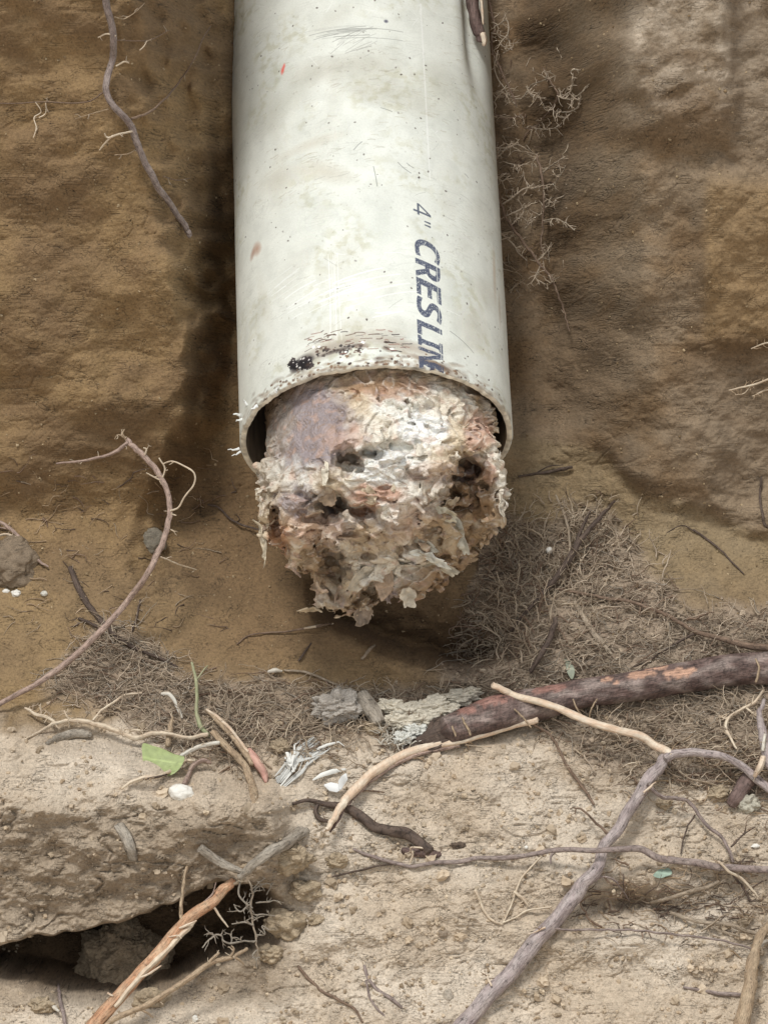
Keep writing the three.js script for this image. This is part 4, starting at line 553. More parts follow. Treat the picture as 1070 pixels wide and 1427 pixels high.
root('forked_root', 'long violet grey root crossing the sand diagonally, with a peeled bone white arm', 'root', { col: 'violet', sides: 14, mat: M.bark, rough: 0.2, step: 2.4, wob: 1.2,
  stem: [[610, 1470, 12.9, 12], [645, 1428, 12.2, 14], [690, 1378, 11.4, 16], [730, 1330, 10.6, 20], [770, 1284, 10.3, 21], [800, 1246, 9.88, 22], [826, 1214, 9.12, 24], [845, 1180, 8.36, 26], [868, 1142, 7.98, 30], [890, 1104, 8.36, 33], [908, 1078, 8.74, 34], [928, 1056, 7.6, 38]],
  br: [{ n: 'peeled_arm', label: 'bone white peeled arm of the root', col: 'bone', sides: 12, p: [[686, 955, 4.26, 64], [705, 962, 4.56, 66], [740, 975, 4.86, 64], [790, 993, 5.32, 62], [850, 1013, 5.47, 56], [895, 1030, 5.62, 52], [920, 1043, 5.78, 50], [936, 1054, 6.08, 50]] }, { col: 'violet', sides: 12, p: [[928, 1056, 6.08, 50], [945, 1050, 6.08, 48], [975, 1050, 5.62, 44], [1005, 1054, 5.32, 40], [1032, 1066, 5.78, 36], [1056, 1086, 6.08, 32], [1085, 1110, 6.08, 30]] }, { col: 'brown', p: [[852, 1166, 2.28, 32], [834, 1150, 1.82, 24], [818, 1134, 1.52, 16], [806, 1126, 1.37, 10], [794, 1127, 0.912, 6]] }, { col: 'mauve', p: [[762, 1293, 1.98, 28], [800, 1296, 1.82, 16], [850, 1296, 1.67, 14], [900, 1298, 1.67, 16], [950, 1303, 1.67, 16], [1000, 1310, 1.52, 14], [1050, 1322, 1.52, 12]] }, { col: 'mauve', p: [[790, 1256, 2.28, 30], [812, 1236, 2.13, 26], [838, 1222, 1.82, 20], [856, 1226, 1.52, 18], [866, 1240, 1.22, 16], [877, 1256, 0.912, 16]] }, { n: 'splinter', col: 'bone', p: [[896, 1104, 1.52, 52], [906, 1096, 1.82, 52], [914, 1090, 0.76, 52]] }, { col: 'brown', p: [[842, 1222, 1.22, 20], [852, 1232, 1.06, 18], [868, 1232, 0.76, 18]] }, { col: 'dark', p: [[868, 1240, 1.06, 18], [868, 1228, 0.988, 20], [868, 1218, 0.684, 20]] }, { col: 'mauve', p: [[906, 1094, 3.04, 40], [920, 1108, 3.04, 34], [936, 1114, 2.89, 26], [956, 1117, 2.74, 20], [966, 1126, 2.58, 18], [978, 1144, 2.58, 16], [998, 1160, 2.58, 16], [1012, 1178, 2.28, 16], [1022, 1200, 2.28, 14]] }, { col: 'dark', p: [[968, 1136, 1.22, 14], [958, 1152, 1.22, 10], [952, 1170, 1.22, 8], [948, 1190, 0.912, 6]] }, { col: 'dark', p: [[1018, 1180, 1.52, 16], [1036, 1162, 1.37, 18], [1052, 1152, 0.76, 18]] }, { col: 'dark', p: [[1036, 1164, 1.14, 16], [1038, 1152, 0.684, 18]] }, { col: 'bone', p: [[760, 1293, 1.37, 34], [748, 1298, 1.22, 30], [736, 1302, 0.76, 28]] }, { col: 'bone', p: [[684, 1374, 1.52, 34], [678, 1362, 1.37, 34], [674, 1356, 0.76, 34]] }],
  hair: [30, 5, 13.7, 0.7, 'brown', 0.35] });
root('grey_root', 'mauve grey root snaking level across the sand over the diagonal root', 'root', { col: 'mauve', sides: 10, rough: 0.25, stem: [[488, 1182, 1.7, 2], [512, 1192, 2.21, 4], [545, 1202, 2.55, 6], [575, 1207, 2.72, 6], [608, 1202, 2.89, 6], [645, 1200, 3.23, 8], [680, 1195, 3.23, 10], [715, 1194, 3.4, 14], [748, 1189, 3.4, 22], [772, 1184, 3.57, 34], [805, 1185, 3.74, 44], [836, 1186, 3.91, 50], [870, 1183, 4.08, 50], [893, 1183, 4.25, 40], [915, 1195, 4.59, 28], [945, 1200, 4.76, 20], [975, 1203, 4.93, 16], [1000, 1208, 5.1, 14], [1040, 1210, 5.1, 14], [1090, 1212, 5.1, 14]], br: [{ p: [[775, 1184, 2.21, 34], [768, 1192, 1.87, 30], [767, 1204, 1.19, 24]] }, { col: 'dark', p: [[556, 1204, 1.36, 4], [530, 1206, 1.36, 3], [505, 1212, 1.53, 4], [480, 1218, 1.36, 4], [462, 1222, 1.02, 3]] }, { col: 'cream', p: [[755, 1192, 1.53, 22], [742, 1206, 1.53, 14], [728, 1222, 1.53, 8], [720, 1238, 1.36, 5], [712, 1262, 1.36, 4], [700, 1288, 1.19, 3]] }, { col: 'cream', p: [[1000, 1200, 1.7, 24], [1015, 1214, 1.87, 22], [1035, 1226, 1.87, 18], [1048, 1240, 1.7, 14], [1056, 1250, 1.19, 12]] }, { col: 'dark', p: [[1020, 1218, 1.87, 14], [1036, 1240, 1.7, 10], [1046, 1256, 1.36, 8]] }], hair: [20, 4, 11.9, 0.6, 'hair', 0.4] });
root('peeling_root', 'cream and red root with peeling bark curving below the thick root', 'root', { col: 'bone', sides: 12, mat: M.bark, rough: 0.2, step: 2.2, stem: [[750, 1004, 4.4, 36], [732, 1006, 5, 34], [690, 1018, 5, 26], [645, 1031, 5, 20], [600, 1040, 5.4, 14], [560, 1052, 6, 12], [532, 1068, 6.4, 12], [508, 1088, 6.6, 14], [485, 1110, 6.4, 20], [474, 1126, 5.4, 26], [464, 1142, 4.6, 28], [455, 1156, 3, 26]], br: [{ n: 'bark_strip', label: 'red brown strip of bark', col: 'pinkish', p: [[640, 1040, 2.4, 12], [596, 1048, 2.8, 10], [556, 1062, 3, 8], [528, 1080, 3, 8], [500, 1104, 2.8, 10], [484, 1122, 2.4, 14]] }, { n: 'bark_strip', col: 'red', p: [[478, 1126, 3, 18], [470, 1144, 3, 20], [460, 1160, 1.6, 18]] }, { col: 'brown', p: [[738, 1006, 2, 30], [752, 1014, 1.8, 20], [768, 1026, 1.8, 10], [776, 1040, 1.6, 6], [788, 1064, 1.8, 5], [800, 1082, 2.2, 5], [815, 1102, 2.2, 5], [828, 1122, 1.6, 4]] }, { col: 'tan', p: [[556, 1052, 2, 6], [572, 1056, 1.6, 5], [590, 1056, 1.2, 5]] }, { col: 'cream', p: [[648, 1038, 1.2, 5], [668, 1040, 1.2, 4], [684, 1040, 0.8, 4]] }, { col: 'brown', p: [[495, 1104, 1.4, 5], [512, 1102, 1.2, 4], [536, 1104, 0.8, 4]] }], hair: [26, 5, 16, 0.7, 'tan'] });
root('dark_root', 'dark brown broken root lying on sand under the cream root, blunt dark end', 'root', { col: 'dark', sides: 14, mat: M.bark, rough: 0.3, step: 2, stem: [[408, 1120, 2, 6], [430, 1116, 3, 8], [452, 1120, 3.6, 8], [478, 1124, 5.6, 8], [500, 1136, 7, 7], [522, 1152, 7.4, 7], [545, 1158, 7, 7], [566, 1162, 7.4, 8], [584, 1174, 7.6, 9], [598, 1188, 7, 10]], br: [{ n: 'broken_end', col: 'red', sides: 12, p: [[560, 1186, 5, 2], [580, 1188, 7, 3], [600, 1190, 7, 3], [614, 1190, 3, 2]] }, { col: 'cream', p: [[571, 1202, 1.6, 8], [575, 1190, 1.6, 16], [572, 1182, 1.4, 20], [590, 1182, 1.6, 16], [606, 1182, 1.4, 12]] }, { p: [[444, 1120, 2.6, 8], [440, 1132, 3, 10], [448, 1142, 3, 10], [462, 1144, 2, 8]] }], hair: [20, 5, 18, 0.8, 'brown'] });
root('orange_root', 'straight orange brown root with frayed bark across the hollow at lower left', 'root', { col: 'orange', sides: 14, mat: M.bark, rough: 0.22, step: 2.2, stem: [[100, 1470, 9.9, 0, 200], [130, 1430, 9.9, 0, 190], [180, 1374, 9.45, 0, 176], [220, 1330, 9, 0, 164], [256, 1288, 8.46, 0, 150], [290, 1260, 8.1, 0, 138], [312, 1240, 7.56, 0, 130], [326, 1227, 5.4, 0, 126]], br: [{ n: 'bare_wood', label: 'paler stripped wood along the root', col: 'cream', p: [[160, 1402, 3.06, 0, 194], [200, 1358, 4.14, 0, 180], [236, 1320, 4.14, 0, 167], [262, 1294, 3.6, 0, 154], [274, 1282, 1.44, 0, 147]] }, { col: 'cream', p: [[318, 1232, 2.7, 0, 130], [338, 1228, 2.34, 0, 128], [362, 1222, 1.98, 0, 124], [390, 1217, 1.26, 0, 118]] }, { n: 'side_root', col: 'tan', p: [[255, 1284, 3.06, 0, 150], [252, 1268, 2.7, 0, 146], [255, 1244, 2.52, 0, 140], [259, 1216, 2.34, 0, 134], [265, 1186, 1.98, 0, 128]] }, { n: 'splinter', col: 'bone', p: [[196, 1362, 1.44, 0, 184], [212, 1354, 1.8, 0, 186], [225, 1346, 0.9, 0, 188]] }, { n: 'splinter', col: 'bone', p: [[236, 1306, 1.08, 0, 166], [248, 1304, 1.26, 0, 168], [253, 1308, 0.72, 0, 168]] }, { n: 'splinter', col: 'bone', p: [[250, 1294, 1.8, 0, 160], [264, 1288, 1.8, 0, 160], [274, 1283, 0.9, 0, 160]] }, { n: 'splinter', col: 'pinkish', p: [[286, 1256, 1.26, 0, 142], [296, 1246, 1.26, 0, 142], [301, 1230, 0.72, 0, 142]] }, { n: 'splinter', col: 'bone', p: [[150, 1384, 1.44, 0, 186], [158, 1388, 1.44, 0, 188]] }, { n: 'splinter', col: 'cream', p: [[294, 1258, 1.8, 0, 140], [306, 1276, 1.62, 0, 138], [318, 1292, 1.08, 0, 136]] }] });
root('tan_root', 'pale tan forked twig low in the left foreground beside the orange root', 'root', { col: 'tan', sides: 9, stem: [[130, 1445, 4.4, 0, 196], [160, 1420, 4.2, 0, 190], [200, 1403, 4, 0, 182], [240, 1380, 4, 0, 172], [272, 1356, 4, 0, 160], [300, 1340, 3.8, 0, 150], [322, 1334, 3.2, 0, 142], [346, 1322, 2.2, 0, 134]], br: [{ p: [[288, 1346, 3, 0, 156], [300, 1332, 2.4, 0, 152], [306, 1328, 1.4, 0, 150]] }, { p: [[326, 1332, 2, 0, 142], [334, 1338, 1.6, 0, 140], [340, 1344, 1, 0, 138]] }, { p: [[196, 1406, 1.8, 0, 184], [206, 1412, 1.6, 0, 182], [214, 1418, 1, 0, 180]] }, { p: [[228, 1390, 1.4, 0, 176], [222, 1398, 1.2, 0, 176]] }, { p: [[322, 1332, 1.6, 0, 144], [326, 1322, 1.6, 0, 144], [322, 1318, 1, 0, 144]] }], hair: [14, 4, 10, 0.7, 'cream'] });
root('root_tassel', 'hanging tassel of white kinked rootlets in front of the dark hollow', 'root', { col: 'hair', sides: 6, wob: 2.4, stem: [[344, 1226, 1.6, 0, 132], [352, 1246, 1.5, 0, 130], [350, 1264, 1.4, 0, 128], [354, 1284, 1.4, 0, 128], [357, 1306, 1.4, 0, 126], [360, 1326, 1.2, 0, 124], [364, 1346, 0.7, 0, 122]], br: [[[336, 1230, 1.4, 0, 132], [334, 1246, 1.4, 0, 132], [346, 1260, 1.4, 0, 130], [352, 1264, 1, 0, 130]], [[352, 1262, 1.4, 0, 130], [336, 1270, 1.2, 0, 132], [326, 1262, 1, 0, 132]], [[354, 1290, 1.4, 0, 128], [338, 1286, 1.3, 0, 130], [324, 1288, 0.8, 0, 130]], [[358, 1312, 1.4, 0, 126], [336, 1312, 1.4, 0, 130], [316, 1315, 1.4, 0, 132], [308, 1304, 1.4, 0, 134], [296, 1304, 1.4, 0, 136], [282, 1320, 0.9, 0, 138]], [[300, 1304, 1.3, 0, 136], [292, 1300, 1, 0, 136]], [[356, 1276, 1.2, 0, 128], [370, 1274, 1.2, 0, 126], [384, 1278, 0.9, 0, 124]], [[352, 1248, 1.2, 0, 130], [362, 1234, 1.2, 0, 128], [378, 1234, 1, 0, 126], [372, 1246, 0.9, 0, 126]], [[356, 1258, 1.2, 0, 128], [374, 1256, 1.1, 0, 126], [388, 1256, 0.7, 0, 124]], [[357, 1304, 1.1, 0, 126], [370, 1302, 1, 0, 126], [366, 1290, 0.9, 0, 126], [376, 1296, 0.8, 0, 124]], [[360, 1324, 1, 0, 124], [350, 1332, 1, 0, 126], [362, 1334, 0.8, 0, 126]], [[322, 1300, 1.2, 0, 134], [320, 1314, 1.2, 0, 132]], [[350, 1240, 1, 0, 130], [366, 1226, 1, 0, 128], [384, 1214, 0.8, 0, 124]]].map((p) => ({ n: 'rootlet', p, col: 'grey' })), hair: [60, 6, 20, 0.7, 'grey', 0.7] });
root('stump_fork', 'stubby grey forked root stump sticking out of the sand lump', 'root', { col: 'grey', sides: 14, mat: M.bark, rough: 0.35, step: 2, stem: [[424, 1158, 8.5, -6], [400, 1173, 8.07, 4], [377, 1188, 7.65, 16], [356, 1203, 6.8, 24], [334, 1222, 4.67, 28]], br: [{ n: 'stub', sides: 12, col: 'grey', p: [[279, 1182, 5.95, 22], [290, 1190, 6.46, 24], [310, 1203, 5.95, 26], [326, 1211, 5.1, 28], [338, 1214, 3.4, 28]] }] });
root('bent_root', 'brown bent root with a pale upper end standing out of the sand, left of centre', 'root', { col: 'tan', sides: 12, rough: 0.25, stem: [[296, 1020, 4, 22], [312, 1036, 5, 22], [330, 1054, 5, 20], [343, 1070, 5.2, 18], [350, 1090, 5.4, 12], [353, 1106, 5.6, 5], [354, 1124, 6, -6]], br: [{ col: 'cream', p: [[290, 1024, 3, 22], [262, 1028, 3, 20], [236, 1023, 3, 20], [212, 1022, 3.2, 20], [188, 1028, 3.4, 20], [165, 1020, 3.6, 20], [138, 1010, 3.6, 20], [104, 1004, 3, 18], [78, 1008, 2.6, 14], [52, 1022, 2.2, 8], [36, 1030, 1.4, 5]] }, { col: 'cream', p: [[78, 1008, 2.4, 14], [66, 999, 2.6, 16], [50, 996, 2.6, 16], [42, 990, 2.4, 16], [35, 986, 1.4, 16]] }, { col: 'tan', p: [[72, 1000, 1.6, 14], [64, 990, 1.4, 16], [56, 992, 1, 16]] }, { col: 'cream', p: [[98, 1005, 1.6, 18], [92, 996, 1.4, 20], [90, 990, 1, 20]] }, { col: 'cream', p: [[130, 1004, 1.8, 20], [142, 990, 1.8, 20], [160, 978, 1.8, 18], [178, 968, 1.8, 14], [198, 966, 1.4, 12]] }, { col: 'cream', p: [[172, 1026, 2, 20], [186, 1018, 1.8, 20], [200, 1018, 1.4, 20]] }, { col: 'white', p: [[306, 1036, 3, 26], [285, 1038, 3, 26], [268, 1044, 3.4, 26], [254, 1052, 3.6, 24], [249, 1057, 2, 24]] }], hair: [60, 5, 18, 0.8, 'cream', 0.5] });
root('split_stem', 'tan split stem with a pink tip leaning beside the bent root', 'stem', { col: 'tan', sides: 10, stem: [[288, 990, 2, 22], [302, 1002, 3, 22], [318, 1018, 4, 20], [332, 1036, 5, 18], [344, 1052, 5, 16], [352, 1066, 4.4, 12]], br: [{ n: 'bare_edge', col: 'bone', p: [[288, 988, 1.8, 26], [306, 1000, 2.2, 26], [322, 1016, 2.2, 26], [334, 1032, 2.2, 24], [346, 1048, 2, 20]] }, { n: 'pink_tip', label: 'pink tip', col: 'pink', sides: 10, p: [[346, 1044, 4, 16], [354, 1056, 6, 14], [362, 1070, 6, 12], [368, 1082, 5, 8], [371, 1090, 2, 6]] }] });
root('cream_root', 'cream root with dark tip running under the green leaf to the white pebble', 'root', { col: 'cream', sides: 9, stem: [[170, 1100, 1.6, 4], [182, 1090, 2.4, 8], [198, 1084, 3, 10], [214, 1083, 3, 12], [230, 1078, 2.6, 16], [246, 1068, 2.6, 18], [258, 1060, 2.8, 18], [272, 1060, 2, 14]], br: [{ col: 'pinkish', p: [[257, 1094, 3.4, 12], [262, 1082, 3.6, 16], [270, 1068, 3.6, 16], [282, 1060, 3.4, 14], [294, 1063, 2.4, 10]] }, { col: 'dark', p: [[234, 1078, 1.6, 18], [214, 1084, 1.6, 18], [200, 1086, 1, 16]] }], hair: [16, 4, 12, 0.7, 'tan'] });
root('green_stem', 'thin pale green upright stem among the root mat left of centre', 'stem', { col: 'green', sides: 8, stem: [[290, 1026, 3.6, 8], [280, 1012, 3.4, 14], [275, 994, 2.8, 22], [274, 968, 2.6, 34], [273, 944, 2.4, 44], [268, 923, 1.8, 52]], br: [{ p: [[275, 946, 1.4, 42], [284, 934, 1.2, 46], [290, 927, 0.8, 48]] }, { col: 'tan', p: [[268, 922, 1, 52], [264, 914, 0.9, 54], [266, 904, 0.6, 56]] }], hair: [10, 6, 14, 0.7, 'tan'] });
root('dry_stalk', 'short dry tan stalk standing behind the green leaf', 'stem', { col: 'tan', sides: 8, stem: [[234, 1040, 4, 6], [236, 1022, 4, 12], [238, 1010, 3.4, 18], [241, 998, 1.6, 22]], hair: [20, 4, 10, 0.8, 'cream'] });
root('white_root', 'short white arched root in the mat above the pale root', 'root', { col: 'white', sides: 9, stem: [[225, 966, 2, 20], [236, 967, 2.8, 24], [244, 976, 2.8, 22], [249, 988, 2.4, 16], [254, 1000, 1.8, 10]] });
root('long_runner', 'long thin brown root running right from the dark twig bush to the frame edge', 'root', { col: 'brown', sides: 8, stem: [[770, 820, 1.6, 12], [800, 825, 2.2, 12], [835, 832, 2.4, 12], [870, 837, 2.4, 12], [905, 847, 2.6, 12], [940, 864, 2.8, 12], [970, 880, 3.2, 14], [1005, 890, 3.8, 16], [1040, 900, 5, 20], [1090, 905, 6, 22]], br: [{ col: 'dark', p: [[972, 880, 2, 12], [950, 892, 2, 8], [926, 906, 1.8, 6], [904, 920, 1.4, 4], [880, 930, 1, 3]] }, { p: [[902, 846, 1.2, 12], [892, 834, 1, 8], [880, 830, 0.8, 6]] }], hair: [20, 6, 18, 0.6, 'hair', 0.4] });
root('bush_twig', 'dark forked twig rising from the root clump right of the sludge', 'twig', { col: 'dark', sides: 9, stem: [[750, 836, 4, 24], [772, 808, 4.4, 30], [790, 784, 4.6, 34], [806, 756, 4, 36], [826, 732, 3.2, 38], [844, 712, 2.8, 40], [856, 698, 1.6, 42]], br: [{ p: [[800, 764, 3, 36], [808, 742, 2.6, 38], [816, 724, 2.4, 40], [822, 712, 1.4, 40]] }, { col: 'hair', p: [[792, 738, 2.2, 36], [786, 716, 2.2, 40], [779, 700, 1.8, 42], [774, 690, 1.2, 44]] }, { col: 'hair', p: [[800, 722, 1.4, 36], [790, 708, 1.4, 40], [783, 697, 0.9, 42]] }, { col: 'hair', p: [[792, 738, 2, 36], [794, 760, 2, 34], [792, 780, 1.6, 30]] }, { p: [[750, 836, 3, 24], [728, 858, 2.6, 20], [712, 880, 2, 16]] }], hair: [60, 8, 26, 0.7, 'hair', 0.5] });
root('bush_twig', 'short charred looking stick upright in the right root mat', 'twig', { col: 'dark', sides: 10, stem: [[738, 936, 3, 10], [752, 916, 4, 14], [762, 896, 4.4, 18], [770, 876, 4.2, 24], [774, 862, 3, 28]] });
root('buried_root', 'pale dusty root half buried in the right root mat', 'root', { col: 'hair', sides: 9, stem: [[800, 838, 3, 4], [814, 862, 4.4, 6], [828, 884, 5, 6], [842, 900, 4, 4], [852, 912, 2, 2]] });
root('pale_branch', 'fuzzy pale branch standing up at the lower right edge', 'root', { col: 'tan', sides: 12, rough: 0.3, stem: [[1028, 1450, 12, 18], [1036, 1410, 11, 22], [1044, 1370, 9.5, 26], [1050, 1335, 8, 30], [1058, 1306, 6.4, 32], [1080, 1280, 5, 32]], br: [{ col: 'grey', p: [[1050, 1330, 4, 30], [1062, 1316, 4, 30], [1084, 1306, 3.4, 28]] }], hair: [120, 5, 16, 0.7, 'hair', 0.7] });
root('dusty_root', 'dusty grey root curving through the hollow at lower right', 'root', { col: 'hair', sides: 8, stem: [[934, 1272, 2.6, 10], [956, 1280, 3, 12], [985, 1286, 3, 12], [1012, 1288, 3, 12], [1040, 1298, 3, 12], [1080, 1308, 3, 12]], br: [{ p: [[985, 1286, 1.6, 12], [1000, 1296, 1.6, 10], [1030, 1304, 1.4, 8]] }, { p: [[905, 1258, 2.2, 10], [930, 1252, 2.6, 16], [956, 1244, 3, 18], [985, 1236, 3, 18], [1002, 1228, 2.2, 18]] }, { p: [[950, 1258, 1.8, 12], [964, 1248, 1.8, 14], [984, 1244, 1.6, 14]] }, { p: [[985, 1240, 1.4, 16], [1000, 1236, 1.2, 14], [1012, 1246, 1, 12]] }], hair: [40, 6, 22, 0.8, 'hair', 0.5] });
root('thin_root', 'cream hooked rootlet on open sand left of the diagonal root', 'root', { col: 'cream', sides: 7, stem: [[662, 1240, 2.6, 4], [668, 1254, 2.2, 4], [676, 1272, 2, 4], [688, 1284, 1.8, 4], [700, 1288, 1.4, 3]], br: [{ p: [[700, 1286, 1.4, 4], [716, 1280, 1.4, 4], [732, 1270, 1.6, 6], [752, 1266, 1.6, 8], [768, 1264, 1.2, 12]] }, { n: 'rootlet', p: [[716, 1242, 2.4, 5], [728, 1252, 2.2, 6], [736, 1262, 1.4, 6]] }], hair: [24, 4, 12, 0.7, 'cream'] });
root('thin_root', 'cream crooked rootlet in the mat under the peeled white arm, far right', 'root', { col: 'cream', sides: 7, stem: [[1064, 962, 2, 20], [1050, 980, 2.2, 18], [1034, 988, 2.2, 16], [1016, 1000, 2.4, 14], [1010, 1014, 2.4, 14], [1018, 1030, 2, 14], [1026, 1044, 1.4, 14]], br: [{ p: [[1038, 986, 1.6, 16], [1052, 996, 1.6, 18], [1068, 1004, 1.2, 18]] }, { p: [[1002, 998, 1.4, 12], [1012, 1002, 1.4, 14]] }], hair: [40, 5, 18, 0.7, 'cream'] });
root('upright_twig', 'small dark violet twig with a white tip at the bottom left', 'twig', { col: 'mauve', sides: 8, stem: [[94, 1440, 3, 6], [90, 1418, 3, 10], [86, 1400, 3, 14], [83, 1384, 2.6, 18], [82, 1371, 1.4, 20]], br: [{ n: 'chip', col: 'white', p: [[72, 1400, 2, 16], [77, 1404, 3.4, 16], [83, 1409, 1.6, 16]] }] });
root('dark_twig', 'thin buried twig breaking the sand at the bottom centre', 'twig', { col: 'brown', sides: 7, stem: [[415, 1346, 2, 1], [432, 1366, 2.2, 1], [450, 1382, 2.2, 0], [470, 1392, 2, 1], [496, 1408, 1.8, 1], [505, 1425, 1.6, 1]] });
root('dark_twig', 'crooked brown twig half sunk in sand near the bottom centre', 'twig', { col: 'mauve', sides: 7, stem: [[508, 1345, 2, 1], [512, 1362, 2.4, 1], [525, 1378, 2.4, 1], [545, 1392, 2.6, 1], [560, 1404, 2, 0]], br: [{ p: [[510, 1366, 1.6, 1], [516, 1392, 1.6, 0], [530, 1410, 1.4, 0], [548, 1425, 1.2, 0]] }] });
root('dark_twig', 'grey brown twig on sand at the lower right, left of the pale branch', 'twig', { col: 'mauve', sides: 7, stem: [[952, 1376, 2, 3], [978, 1380, 2.4, 3], [1000, 1384, 3, 4], [1026, 1386, 3.2, 5], [1040, 1386, 2.6, 5]] });
root('dark_twig', 'thin twig crossing the dark cavity edge below the sludge', 'twig', { col: 'brown', sides: 7, stem: [[330, 898, 1, 4], [346, 886, 1.2, 5], [372, 882, 1.3, 6], [398, 880, 1.4, 8], [424, 876, 1.6, 10], [444, 872, 1.8, 14], [462, 869, 1.2, 18]], br: [{ col: 'cream', p: [[424, 876, 1.6, 11], [440, 873, 2, 14], [464, 869, 1.2, 19]] }, { col: 'dark', p: [[416, 921, 1.6, 3], [424, 910, 1.6, 3], [434, 896, 1.2, 3]] }] });
root('dark_twig', 'thin dark stem hanging over the dark gap left of the sludge', 'twig', { col: 'dark', sides: 7, stem: [[290, 703, 1.4, 6], [306, 708, 1.4, 6], [322, 724, 1.6, 6], [345, 734, 1.6, 10], [362, 738, 1.2, 14]] });
root('pale_twig', 'pale twig stub standing in the shadow under the sludge', 'twig', { col: 'hair', sides: 8, stem: [[504, 918, 2, 4], [514, 906, 2.4, 10], [522, 899, 1.6, 14]] });
root('mat_runner', 'dark root strand running down the slope into the left root mat', 'root', { col: 'dark', sides: 8, stem: [[98, 790, 4, 1], [108, 815, 5, 2], [120, 838, 5, 3], [134, 856, 4, 3], [152, 876, 4, 4], [166, 892, 3.4, 4]], br: [{ p: [[110, 862, 2.2, 3], [134, 872, 2.4, 4], [158, 884, 2.6, 5], [186, 902, 2.8, 6], [220, 916, 2.6, 6], [248, 930, 1.6, 4]] }, { p: [[196, 836, 1.6, 2], [192, 856, 1.8, 3], [184, 880, 1.6, 3]] }], hair: [30, 6, 20, 0.7, 'hair'] });
root('side_twig', 'pale twig lying across the mat below the dark cavity', 'twig', { col: 'hair', sides: 7, stem: [[396, 934, 1.6, 5], [430, 938, 2, 6], [454, 948, 1.8, 6], [480, 958, 1.6, 5], [510, 966, 1, 4]], br: [{ n: 'husk', col: 'white', p: [[374, 936, 2, 8], [384, 934, 4, 10], [393, 935, 1.6, 8]] }] });

// ------------------------------------------------------------------ stones, clods, leaves and scraps
// a lumpy stone or clod centred at a place of the picture
function lumpGeo(px, py, rx, ry, rz, lift, colour, o = {}) {
  const g0 = new THREE.IcosahedronGeometry(1, o.d ?? 14), p = g0.attributes.position, sd = rnd() * 100, c0 = at(px, py, lift), col = new Float32Array(p.count * 3), uv = new Float32Array(p.count * 2), v = new THREE.Vector3(), q = new THREE.Vector3(), rot = o.rot ?? 0, cr = Math.cos(rot), sr = Math.sin(rot), A = o.amp ?? 0.15, F = o.f ?? 1.4;
  for (let i = 0; i < p.count; i++) {
    v.fromBufferAttribute(p, i); let m = 1 + A * fbm(v.x * F + sd, v.y * F, v.z * F, 4) + (o.facet ? o.facet * (Math.abs(n3(v.x * 1.6 + sd, v.y * 1.6, v.z * 1.6 + 9)) - 0.25) : 0);
    if (o.fine) m += o.fine * fbm(v.x * 9 + sd, v.y * 9, v.z * 9, 3) * 1.6; const x = v.x * rx * m, y = v.y * ry * m, z = v.z * rz * m; W3(x * cr - y * sr, x * sr + y * cr, z, q); p.setXYZ(i, c0.x + q.x, c0.y + q.y, c0.z + q.z);
    const k = 1 + (o.spot ?? 0.2) * fbm(v.x * 4 + sd, v.y * 4, v.z * 4, 3) + 0.1 * n3(v.x * 18, v.y * 18, v.z * 18 + sd); for (let e = 0; e < 3; e++) col[i * 3 + e] = clamp(colour[e] * k, 0, 0.85); uv[i * 2] = (x + z * 0.5) * S; uv[i * 2 + 1] = (y + z * 0.4) * S;
  }
  g0.setAttribute('color', new THREE.BufferAttribute(col, 3)); g0.setAttribute('uv', new THREE.BufferAttribute(uv, 2)); g0.deleteAttribute('normal');
  const w = weld(g0); w.computeVertexNormals(); return w;
}
function weld(g) { const m = new Map(), p = g.attributes.position, c = g.attributes.color, u = g.attributes.uv, pos = [], col = [], uv = [], ix = []; for (let i = 0; i < p.count; i++) { const k = Math.round(p.getX(i) * 2e6) + ',' + Math.round(p.getY(i) * 2e6) + ',' + Math.round(p.getZ(i) * 2e6); let j = m.get(k); if (j === undefined) { j = pos.length / 3; m.set(k, j); pos.push(p.getX(i), p.getY(i), p.getZ(i)); col.push(c.getX(i), c.getY(i), c.getZ(i)); uv.push(u.getX(i), u.getY(i)); } ix.push(j); } const o = new THREE.BufferGeometry(); o.setAttribute('position', new THREE.Float32BufferAttribute(pos, 3)); o.setAttribute('color', new THREE.Float32BufferAttribute(col, 3)); o.setAttribute('uv', new THREE.Float32BufferAttribute(uv, 2)); o.setIndex(ix); return o; }
const WHITE = [0.72, 0.7, 0.64], SANDC = [0.44, 0.35, 0.24];
solo('pebble', 'smooth white pebble at the end of the cream root, on the lump edge', 'pebble', lumpGeo(253, 1105, 17.5, 12.5, 11, 5, WHITE, { amp: 0.14, spot: 0.08, rot: -0.1 }), M.pebble);
solo('pebble', 'white pebble under the brown rock, leftmost of the three', 'pebble', lumpGeo(9, 824, 5.5, 3.6, 4, 1, WHITE, { d: 6 }), M.pebble);
solo('pebble', 'white pebble under the brown rock, between two others', 'pebble', lumpGeo(23, 827, 7, 5, 5, 1, WHITE, { d: 6, amp: 0.3 }), M.pebble);
solo('pebble', 'white pebble lying apart, right of the brown rock', 'pebble', lumpGeo(62, 827, 5, 4, 4, 1, [0.7, 0.68, 0.6], { d: 6 }), M.stone);
solo('pebble', 'tiny white pebble on the dark twig bush right of the sludge', 'pebble', lumpGeo(765, 767, 5, 5, 5, 14, WHITE, { d: 6 }), M.pebble);
solo('pebble', 'tiny white pebble on the slope beneath the long brown runner root', 'pebble', lumpGeo(840, 834, 5, 3.4, 4, 4, [0.66, 0.66, 0.62], { d: 6 }), M.stone);
solo('pebble', 'tiny white pebble beside the level grey root on open sand', 'pebble', lumpGeo(733, 1181, 2.8, 2.6, 2.6, 2, WHITE, { d: 5 }), M.pebble);
